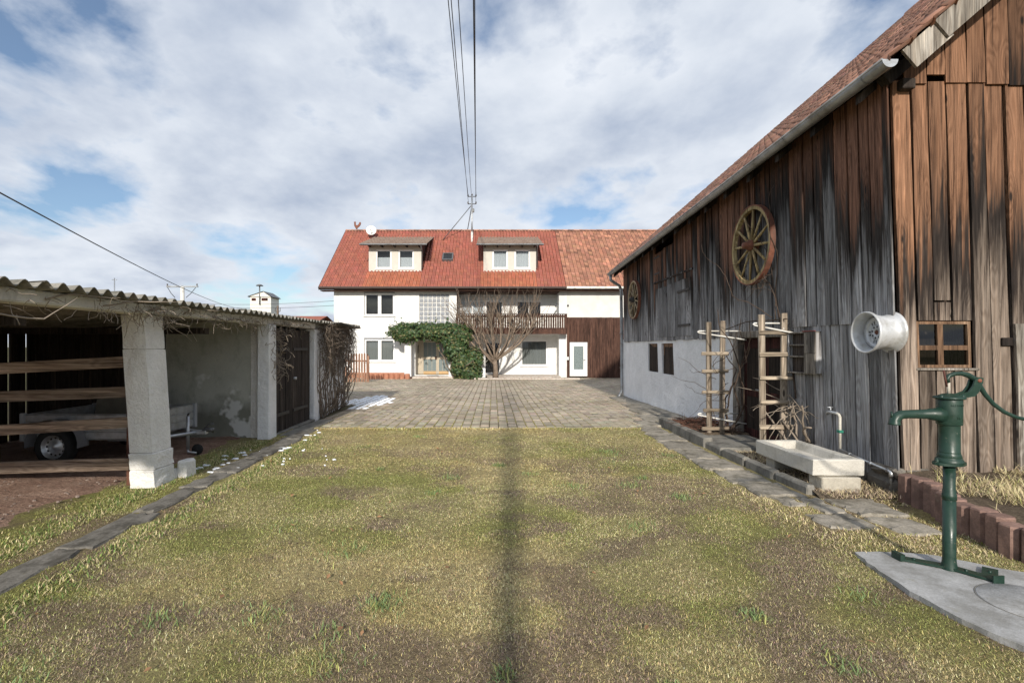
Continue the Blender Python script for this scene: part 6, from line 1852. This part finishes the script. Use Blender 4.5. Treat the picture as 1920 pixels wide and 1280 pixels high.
# ------------------------------------------------------------------ grass
def blades(n_list, hfun, L0, L1, tilt, pal, W=.0035):
    """n_list: arrays x, y; returns one mesh's data; every blade is a bent strip of three triangles"""
    x, y_ = n_list; n = len(x)
    az = rng.uniform(0, 2 * np.pi, n); L = rng.uniform(L0, L1, n); tl = np.clip(rng.normal(tilt, .28, n), .1, 1.52)
    w = rng.uniform(.6, 1.3, n) * W
    d = np.stack([np.cos(az), np.sin(az), np.zeros(n)], 1); s_ = np.stack([-np.sin(az), np.cos(az), np.zeros(n)], 1)
    z0 = hfun(x, y_) - .011
    p = np.stack([x, y_, z0], 1)
    t1, t2 = tl * .7, np.minimum(tl * 1.2, 1.6)
    up = np.array([0, 0, 1.0])
    m1 = p + (d * np.sin(t1)[:, None] + up * np.cos(t1)[:, None]) * (L * .5)[:, None]
    m2 = m1 + (d * np.sin(t2)[:, None] + up * np.cos(t2)[:, None]) * (L * .5)[:, None]
    V = np.stack([p - s_ * w[:, None], p + s_ * w[:, None], m1 - s_ * (w * .8)[:, None], m1 + s_ * (w * .8)[:, None], m2], 1).reshape(-1, 3)
    b = (np.arange(n) * 5)[:, None]
    F = np.concatenate([b + np.array([[0, 1, 3]]), b + np.array([[0, 3, 2]]), b + np.array([[2, 3, 4]])], 0)
    C = np.repeat(pal, 5, 0)
    return V, F, C
def lawn_ok(x, y_):
    ok = (y_ < 10.34) & (np.abs(x) < 1.06 * y_ + 1.1)
    pc = -3.42 - .035 * (y_ - 3.5)
    ok &= ~((np.abs(x - pc) < .07 + .14 * (vnoise(x * 4 + 90, y_ * 5) )))
    ok &= ~((x < -4.30 - .35 * vnoise(x * 2 + 7, y_ * 2.3)) & (y_ < 9.2)) & ~((x < -3.9) & (y_ > 9.0))
    ok &= ~((x < -3.92) & (x > -4.3) & (y_ > 5.95) & (y_ < 6.42))
    ok &= ~((x > 2.9) & (x < 3.42) & (y_ > 5.6)) & ~((x > 3.42) & (y_ > 5.55))
    ok &= ~((x > 2.86) & (y_ < 3.42)) & ~((x > 2.9) & (x < 3.42) & (y_ < 4.0)) & ~((x > 3.4) & (x < 3.75) & (y_ < 3.72))
    ok &= ~((x > 4.12) & (y_ < 5.3)) & ~((x > 4.5))
    for a, b, c, d in ((2.98, 3.25, 5.25, 5.6), (3.26, 3.53, 5.03, 5.6), (2.99, 3.51, 4.61, 5.03), (3.55, 4.06, 4.97, 5.51), (3.53, 3.99, 4.49, 4.95)):
        ok &= ~((x > a) & (x < b) & (y_ > c) & (y_ < d))
    return ok
def scatter(n, x0, x1, y0, y1):
    x = rng.uniform(x0, x1, n); y_ = rng.uniform(y0, y1, n); k = lawn_ok(x, y_); return x[k], y_[k]
parts = []
for n, bx, L0, L1, W in ((380000, (-5.2, 5.2, 1.9, 4.2), .009, .028, .0014), (300000, (-6, 5, 4.2, 6.6), .009, .028, .0019), (170000, (-5, 5, 6.6, 10.4), .010, .028, .0030)):
    x, y_ = scatter(n, *bx)
    dens = fbm(x * 2.2 + 5, y_ * 2.2 + 9, 3); k = rng.random(len(x)) < np.clip(.55 + (dens - .4) * 2.2, .35, 1); x, y_ = x[k], y_[k]
    parts.append(blades((x, y_), lawn_h, L0, L1, 1.2, lawn_pal(x, y_), W))
# greener, longer tufts along the path and the earth floor
n = 15000
y_ = rng.uniform(2.6, 9.4, n); side = rng.random(n) < .6
x = np.where(side, -3.78 - .02 * (y_ - 3.5) - np.abs(rng.normal(0, .20, n)), -3.14 + np.abs(rng.normal(0, .16, n)) - .035 * (y_ - 3.5)); k = lawn_ok(x, y_); x, y_ = x[k], y_[k]
pal = np.where((rng.random(len(x)) < .4)[:, None], LUSH * 1.3, np.where((rng.random(len(x)) < .5)[:, None], GREEN, STRAW)) * rng.normal(1, .2, (len(x), 1))
parts.append(blades((x, y_), lawn_h, .02, .06, 1.0, np.clip(pal, .01, .8), .0034))
# fringe along the flagstones and the paving edge
n = 9000
x = rng.uniform(-3.6, 3.0, n); y_ = 10.28 + .22 * (fbm(x * 1.8, x * 0 + 3, 3) - .42) + rng.normal(0, .04, n); parts.append(blades((x, y_), lambda a, b: lawn_h(a, b) * 0 + .004, .02, .06, .9, lawn_pal(x, y_), .0045))
n = 9000
x = rng.uniform(2.75, 4.45, n); y_ = rng.uniform(4.0, 5.9, n); k = lawn_ok(x, y_); x, y_ = x[k], y_[k]
pal = np.where((rng.random(len(x)) < .55)[:, None], STRAW, np.where((rng.random(len(x)) < .5)[:, None], BROWN * 1.3, GREEN)) * rng.normal(1, .25, (len(x), 1))
parts.append(blades((x, y_), lawn_h, .02, .06, 1.1, np.clip(pal, .01, .8), .003))
# lusher tufts and weeds here and there
tx, ty = [], []
for k in range(34):
    cx_, cy_ = rng.uniform(-3.2, 2.8), rng.uniform(2.3, 9.5); q = int(rng.integers(40, 160)); sp_ = rng.uniform(.03, .12)
    tx.append(rng.normal(cx_, sp_, q)); ty.append(rng.normal(cy_, sp_, q))
tx = np.concatenate(tx); ty = np.concatenate(ty); k = lawn_ok(tx, ty); tx, ty = tx[k], ty[k]
pal = np.where((rng.random(len(tx)) < .7)[:, None], LUSH * 1.3 + .05, GREEN) * rng.normal(1, .2, (len(tx), 1))
parts.append(blades((tx, ty), lawn_h, .025, .07, .85, np.clip(pal, .01, .8), .003))
# moss and grass in the paving joints
n = 16000
x = -14 + np.round((rng.uniform(-3.9, 3.9, n) + 14) / PW) * PW + rng.normal(0, .006, n); y_ = 10.35 + 6.5 * rng.random(n) ** 1.8
k = fbm(x * 1.1 + 50, y_ * 1.1 + 12, 4) > .50; x, y_ = x[k], y_[k]
pal = np.where((rng.random(len(x)) < .5)[:, None], GREEN * .8, OLIVE * .7) * rng.normal(1, .2, (len(x), 1))
parts.append(blades((x, y_), lambda a, b: gv(b) - .006, .012, .03, .7, np.clip(pal, .01, .8), .004))
def join(parts):
    V = []; F = []; C = []; o = 0
    for v, f, c in parts: V.append(v); F.append(f + o); C.append(c); o += len(v)
    return np.concatenate(V), np.concatenate(F), np.concatenate(C)
V, F, C = join(parts)
tag(obj('grass', np_mesh('grass', V, F, 'grass_blade', C)), 'short matted winter grass of the lawn, green, straw and brown', 'grass', kind='stuff')
# dry grass in the raised bed
n = 16000
x = rng.uniform(4.15, 7.2, n); y_ = rng.uniform(3.4, 5.6, n)
ex = np.array([edge_x(q) for q in y_]); k = x > ex + .05; x, y_ = x[k], y_[k]
cl = fbm(x * 3, y_ * 3, 3); k = cl > .42; x, y_ = x[k], y_[k]
pal = np.where((rng.random(len(x)) < .72)[:, None], STRAW * 1.05, np.where((rng.random(len(x)) < .6)[:, None], BROWN * 1.5, GREEN)) * rng.normal(1, .25, (len(x), 1))
p1 = blades((x, y_), bed_h, .06, .20, 1.1, np.clip(pal, .01, .8), .003)
x2 = 3.6 + .85 * rng.random(5000); y2 = rng.uniform(5.4, 7.8, 5000)
pal2_ = np.where((rng.random(5000) < .5)[:, None], BROWN * 1.4, STRAW * .9) * rng.normal(1, .25, (5000, 1))
p2_ = blades((x2, y2), lambda a, b: np.full(len(a), .06), .03, .09, 1.15, np.clip(pal2_, .01, .8), .003)
V, F, C = join([p1, p2_])
tag(obj('dry_grass', np_mesh('dry_grass', V, F, 'grass_blade', C)), 'dry straw coloured grass in the beds by the barn', 'grass', kind='stuff')
# fallen leaves on the lawn
lm = MB(); lm.add([(-.022, 0, 0), (0, -.012, .004), (.024, 0, .001), (0, .013, .006)], [(0, 1, 2), (0, 2, 3)]); lm = lm.mesh('fallen_leaf', 'leaf_litter')
lf = MB()
for k in range(90):
    x, y_ = random.uniform(-3.2, 4.0), random.uniform(2.5, 9.5)
    if not lawn_ok(np.array([x]), np.array([y_]))[0]: continue
    M4 = Matrix.Translation((x, y_, float(lawn_h(np.array(x), np.array(y_))) + .022)) @ Euler((random.gauss(0, .35), random.gauss(0, .35), random.uniform(0, 6.3))).to_matrix().to_4x4() @ Matrix.Scale(random.uniform(.6, 1.3), 4)
    lf.add([M4 @ v.co for v in lm.vertices], [tuple(p.vertices) for p in lm.polygons])
tag(lf.build('fallen_leaves', 'leaf_litter', fix=False), 'few withered brown leaves lying on the lawn', 'leaves', kind='stuff')
bpy.data.meshes.remove(lm)

# ------------------------------------------------------------------ ivy over the porch
def leaves(centers, normals, size, pal):
    n = len(centers)
    up = rng.normal(0, 1, (n, 3)); nrm = normals + rng.normal(0, .45, (n, 3)); nrm /= np.linalg.norm(nrm, axis=1)[:, None]
    a = np.cross(nrm, up); a /= np.linalg.norm(a, axis=1)[:, None]; b = np.cross(nrm, a)
    sh = np.array([(0, -.5), (.48, -.12), (.30, .12), (0, .62), (-.30, .12), (-.48, -.12)])
    s_ = rng.uniform(.7, 1.3, n) * size
    V = centers[:, None] + (sh[None, :, 0:1] * a[:, None] + sh[None, :, 1:2] * b[:, None]) * s_[:, None, None]
    V[:, 3] -= nrm * (s_ * .15)[:, None]
    F = (np.arange(n) * 6)[:, None] + np.arange(6)[None]
    return V.reshape(-1, 3), F, np.repeat(pal, 6, 0)
def ellipsoid_pts(c, r_, n, shell=.35):
    d = rng.normal(0, 1, (n, 3)); d /= np.linalg.norm(d, axis=1)[:, None]
    k = 1 - shell * rng.random(n) ** 1.6
    bump = 1 + .34 * (fbm(d[:, 0] * 3 + c[0] * 2 + 20, d[:, 2] * 3 + d[:, 1] * 2 + 20, 3) - .5) * 2
    return np.array(c) + d * np.array(r_) * (k * bump)[:, None], d
blobs = [((-5.35, 29.85, 2.48), (.75, .75, .58), 1500), ((-4.6, 29.85, 2.52), (.95, .8, .52), 1900), ((-3.7, 29.85, 2.55), (1.0, .8, .50), 1900), ((-2.85, 29.8, 2.50), (.95, .8, .58), 1900), ((-2.0, 29.75, 2.25), (.80, .75, .72), 1800), ((-2.05, 29.7, 1.35), (.72, .70, .75), 1900), ((-1.65, 29.6, .55), (.85, .70, .80), 2100), ((-1.3, 29.6, .1), (.72, .65, .45), 1200), ((-1.1, 29.7, 1.0), (.55, .6, .6), 900), ((-2.45, 29.6, 1.9), (.5, .6, .5), 800)]
Vs = []; cs = []; ns = []
for c, r_, n in blobs:
    p, d = ellipsoid_pts(c, r_, n); Vs.append(p); ns.append(d)
for k in range(130):                     # stray shoots
    c, r_, n_ = blobs[int(rng.integers(0, 9))]
    d = rng.normal(0, 1, 3); d /= np.linalg.norm(d); d[1] = -abs(d[1]); q0 = np.array(c) + d * np.array(r_)
    e_ = d * .6 + rng.normal(0, .5, 3) + np.array([0, 0, -.25]); q = int(rng.integers(4, 11))
    Vs.append(q0 + e_ * (np.linspace(0, .42, q))[:, None] + rng.normal(0, .03, (q, 3))); ns.append(np.tile(d, (q, 1)))
P = np.concatenate(Vs); Nn = np.concatenate(ns)
k = (P[:, 2] > -.2) & (P[:, 1] < 30.95); P, Nn = P[k], Nn[k]
pal = np.where((rng.random(len(P)) < .62)[:, None], np.array([.035, .070, .022]), np.where((rng.random(len(P)) < .6)[:, None], np.array([.070, .100, .030]), np.array([.125, .120, .045]))) * rng.normal(1, .25, (len(P), 1))
V, F, C = leaves(P, Nn + np.array([0, -.4, .3]), .125, np.clip(pal, .005, .5))
ivy = thing('ivy', (-2.0, 29.7, -.2), 'thick evergreen ivy grown over the porch roof of the house', 'ivy')
o = obj('foliage', np_mesh('foliage', V, F, 'ivy_leaf', C), ivy); o['kind'] = 'stuff'
mb = MB()
for k in range(12):
    pts = wander((-1.9 + random.gauss(0, .2), 29.8, -.2), (random.gauss(-.2, .2), 0, 1), 18, .16, .2, .05); mb.tube(pts, [.05 - .0023 * i for i in range(19)], 5)
mb.build('stems', 'bark', ivy, fix=False)
m = MB()
for c, r_, n in blobs:
    mm = MB(); mm.lathe([(0, -1), (.7, -.7), (1, 0), (.7, .7), (0, 1)], (0, 0, 0), 'Z', 8); m.add([(c[0] + x * r_[0] * .62, min(c[1] + y_ * r_[1] * .62, 30.9), max(c[2] + z * r_[2] * .62, -.2)) for x, y_, z in mm.v], mm.f)
m.build('inner_growth', 'ivy_core', ivy, fix=False) if 'ivy_core' in M_ else None

# ------------------------------------------------------------------ pruned bare tree in front of the balcony
tree = thing('bare_tree', (.12, 29.65, -.15), 'leafless pruned tree with upright shoots before the balcony', 'tree')
base = Vector((.12, 29.65, -.2))
tr_pts = [base, base + Vector((.02, 0, .35)), base + Vector((.0, .02, .75)), base + Vector((-.04, 0, 1.05))]
MB().tube(tr_pts, [.19, .15, .135, .14], 9).build('trunk', 'bark', tree)
limbs = []
for ang_, out, h, r0 in ((180, 1.75, 1.9, .085), (150, 1.0, 2.4, .08), (20, 1.1, 1.75, .10), (50, .7, 2.5, .075), (-40, 1.3, 2.3, .07), (-150, 1.5, 2.4, .07), (100, .5, 2.7, .07), (0, 2.2, 2.3, .08), (-100, .6, 2.2, .06), (170, 1.9, 2.6, .06), (10, 2.2, 2.8, .06)):
    a = R(ang_); d = Vector((math.cos(a), math.sin(a) * .55, 0))
    s_ = tr_pts[random.choice((2, 3))]
    pts = [s_, s_ + d * out * .30 + Vector((0, 0, h * .18)), s_ + d * out * .62 + Vector((random.gauss(0, .06), 0, h * .42)), s_ + d * out * .88 + Vector((random.gauss(0, .08), 0, h * .72)), s_ + d * out + Vector((random.gauss(0, .1), 0, h))]
    MB().tube(pts, [r0, r0 * .85, r0 * .7, r0 * .52, r0 * .36], 7).build('limb', 'bark', tree); limbs.append((pts, d))
sh = MB()
for pts, d in limbs:
    for k in range(18):
        i = random.choice((1, 2, 2, 3, 3, 3, 4, 4)); q = pts[i] + (pts[min(i + 1, 4)] - pts[i]) * random.random()
        dd_ = Vector((d.x * random.uniform(-.1, .9) + random.gauss(0, .4), d.y * .4 + random.gauss(0, .25), random.uniform(.6, 1.2)))
        n = random.randint(7, 13)
        w = wander(q, dd_, n, .155, .10, .06)
        sh.tube(w, [.019 - .012 * j / n for j in range(n + 1)], 4, cap=False)
        if random.random() < .6:
            j = random.randint(2, n - 2); sh.tube(wander(w[j], dd_ + Vector((random.gauss(0, .8), random.gauss(0, .4), 0)), 5, .14, .12, .05), [.009, .008, .007, .006, .005, .004], 3, cap=False)
o = sh.build('shoots', 'bark', tree, fix=False); o['kind'] = 'stuff'

# ------------------------------------------------------------------ overhead wires and their poles
t = thing('utility_pole', (-.12, -3.0, 0), 'tall wooden utility pole whose shadow falls along the lawn', 'pole')
MB().tube([(-.12, -3.0, -.3), (-.12, -3.0, 5), (-.12, -3.0, 9.9)], [.115, .10, .085], 10).build('shaft', 'pole_wood', t)
for zz_ in (9.55, 9.05):
    MB().tube([(-.75, -3.0, zz_), (.45, -3.0, zz_)], .035, 6).build('crossarm', 'dark_zinc', t)
def span(a, b, sag, r_, label, n=28):
    a, b = Vector(a), Vector(b)
    pts = [a.lerp(b, i / n) - Vector((0, 0, sag * 4 * (i / n) * (1 - i / n))) for i in range(n + 1)]
    m = MB(); m.tube(pts, r_, 5); o = m.build('overhead_wire', 'wire', fix=False)
    return tag(o, label, 'wire', 'overhead wires')
span((mx - .27, my, 12.0), (-.68, -3.0, 9.6), .45, .013, 'leftmost of the overhead wires running from the roof mast over the lawn')
span((mx - .25, my + .02, 11.5), (-.55, -3.0, 9.62), .40, .013, 'second overhead wire from the left coming off the roof mast')
span((mx - .05, my, 12.08), (-.42, -3.0, 9.7), .45, .013, 'third overhead wire from the left coming off the roof mast')
span((mx + .27, my, 12.0), (.0, -3.0, 9.6), .45, .017, 'right hand overhead wire running from the roof mast over the lawn')
span((mx + .26, my + .02, 11.5), (.06, -3.0, 9.64), .38, .014, 'lower right overhead wire close beside its twin at the mast')
span((-8.6, 6.0, 5.0), (-38, 80.0, 7.6), .9, .018, 'long single wire slanting down across the sky above the shed')
span((-35.7, 56, 6.7), (-9.7, 33, 4.65), .35, .013, 'upper thin wire from the far pole to the farmhouse')
span((-34.5, 56, 6.4), (-9.7, 33, 4.35), .35, .013, 'lower thin wire from the far pole to the farmhouse')
t = thing('power_pole', (-34.0, 56, 0), 'distant power pole with wide crossarm above the shed roof', 'pole')
MB().tube([(-34.0, 56, -.3), (-34.0, 56, 8.2)], [.26, .20], 8).build('shaft', 'lintel_concrete', t)
MB().cbox(-35.75, -32.3, 55.9, 56.1, 8.16, 8.32, .02).build('crossarm', 'galvanised', t)
for sx in (-1, 1):
    MB().tube([(-34.03 + sx * 1.55, 55.9, 8.15), (-34.03 + sx * 1.1, 55.8, 7.5), (-34.03 + sx * .6, 55.7, 7.0)], .035, 5).build('jumper', 'wire', t)
    MB().lathe([(.03, 0), (.09, .05), (.05, .1), (.09, .16), (.04, .22)], (-34.03 + sx * 1.62, 56, 8.32), 'Z', 8).build('insulator', 'porcelain', t)
t = thing('antenna_mast', (-44.4, 60, 0), 'thin far antenna rod above the shed roof left of the power pole', 'antenna')
MB().tube([(-44.4, 60, 0), (-44.4, 60, 9.7)], .06, 6).build('rod', 'galvanised', t)
MB().tube([(-44.7, 60, 9.5), (-44.1, 60, 9.5)], .03, 6).build('element', 'galvanised', t)
t = thing('utility_pole', (-21.9, 52, 0), 'small far wooden pole with side insulators right of the white tower', 'pole')
MB().tube([(-21.9, 52, -.3), (-21.9, 52, 5.8)], .10, 6).build('shaft', 'pole_wood', t)
for sx in (-1, 1):
    MB().tube([(-21.9, 52, 5.2), (-21.9 + sx * .25, 52, 5.25), (-21.9 + sx * .25, 52, 5.6)], .04, 5).build('insulator', 'porcelain', t)

# white hose tower with siren
t = thing('siren_tower', (-36.2, 80, 0), 'small white tower with a mushroom siren behind the shed', 'tower')
m = MB(); m.box(-38, -34.75, 80, 83, -.3, 9.55); m.build('wall', 'tower_plaster', t)
m = MB(); m.add([(-38.12, 79.8, 9.52), (-34.63, 79.8, 9.40), (-35.85, 79.8, 10.25), (-38.12, 83.2, 9.52), (-34.63, 83.2, 9.40), (-35.85, 83.2, 10.25)], [(0, 1, 2), (3, 5, 4), (0, 2, 5, 3), (1, 4, 5, 2), (0, 3, 4, 1)]); m.build('gable', 'tower_plaster', t)
m = MB(); m.add([(-38.3, 79.7, 9.52), (-35.85, 79.7, 10.32), (-35.85, 83.3, 10.32), (-38.3, 83.3, 9.52), (-34.5, 79.7, 9.44), (-34.5, 83.3, 9.44)], [(0, 1, 2, 3), (1, 4, 5, 2)]); m.add([(x, y_, z - .1) for x, y_, z in m.v], [(0, 1, 2, 3), (1, 4, 5, 2)]); m.build('roof', 'dark_zinc', t, fix=False)
for a, b in ((-37.75, -37.1), (-36.2, -35.25)):
    MB().box(a, b, 79.95, 79.99, 8.85, 9.25).build('louvre', 'maroon_wood', t)
MB().tube([(-36.42, 79.8, 8.2), (-36.42, 79.8, 11.2)], .09, 6).build('siren_mast', 'dark_zinc', t)
MB().lathe([(.1, 0), (.55, .02), (.5, .12), (.25, .26), (0, .30)], (-36.42, 79.8, 11.1), 'Z', 12).build('siren', 'dark_zinc', t)
# distant house roof between shed and farmhouse
t = thing('village_house', (-23, 62, 0), 'distant house with red roof just above the shed', 'house')
m = MB(); m.box(-26, -21.7, 62, 70, -.3, 4.7); m.build('wall', 'far_wall', t)
m = MB(); m.add([(-26.3, 61.5, 4.55), (-21.4, 61.5, 4.55), (-21.4, 66, 5.6), (-26.3, 66, 5.6), (-21.4, 70.5, 4.55), (-26.3, 70.5, 4.55)], [(0, 1, 2, 3), (3, 2, 4, 5)]); m.add([(x, y_, z - .15) for x, y_, z in m.v], [(0, 1, 2, 3), (3, 2, 4, 5)]); m.build('roof', 'far_roof', t, fix=False)
MB().box(-22.9, -22.3, 61.95, 61.99, 3.0, 4.2).build('window', 'dark_room', t)
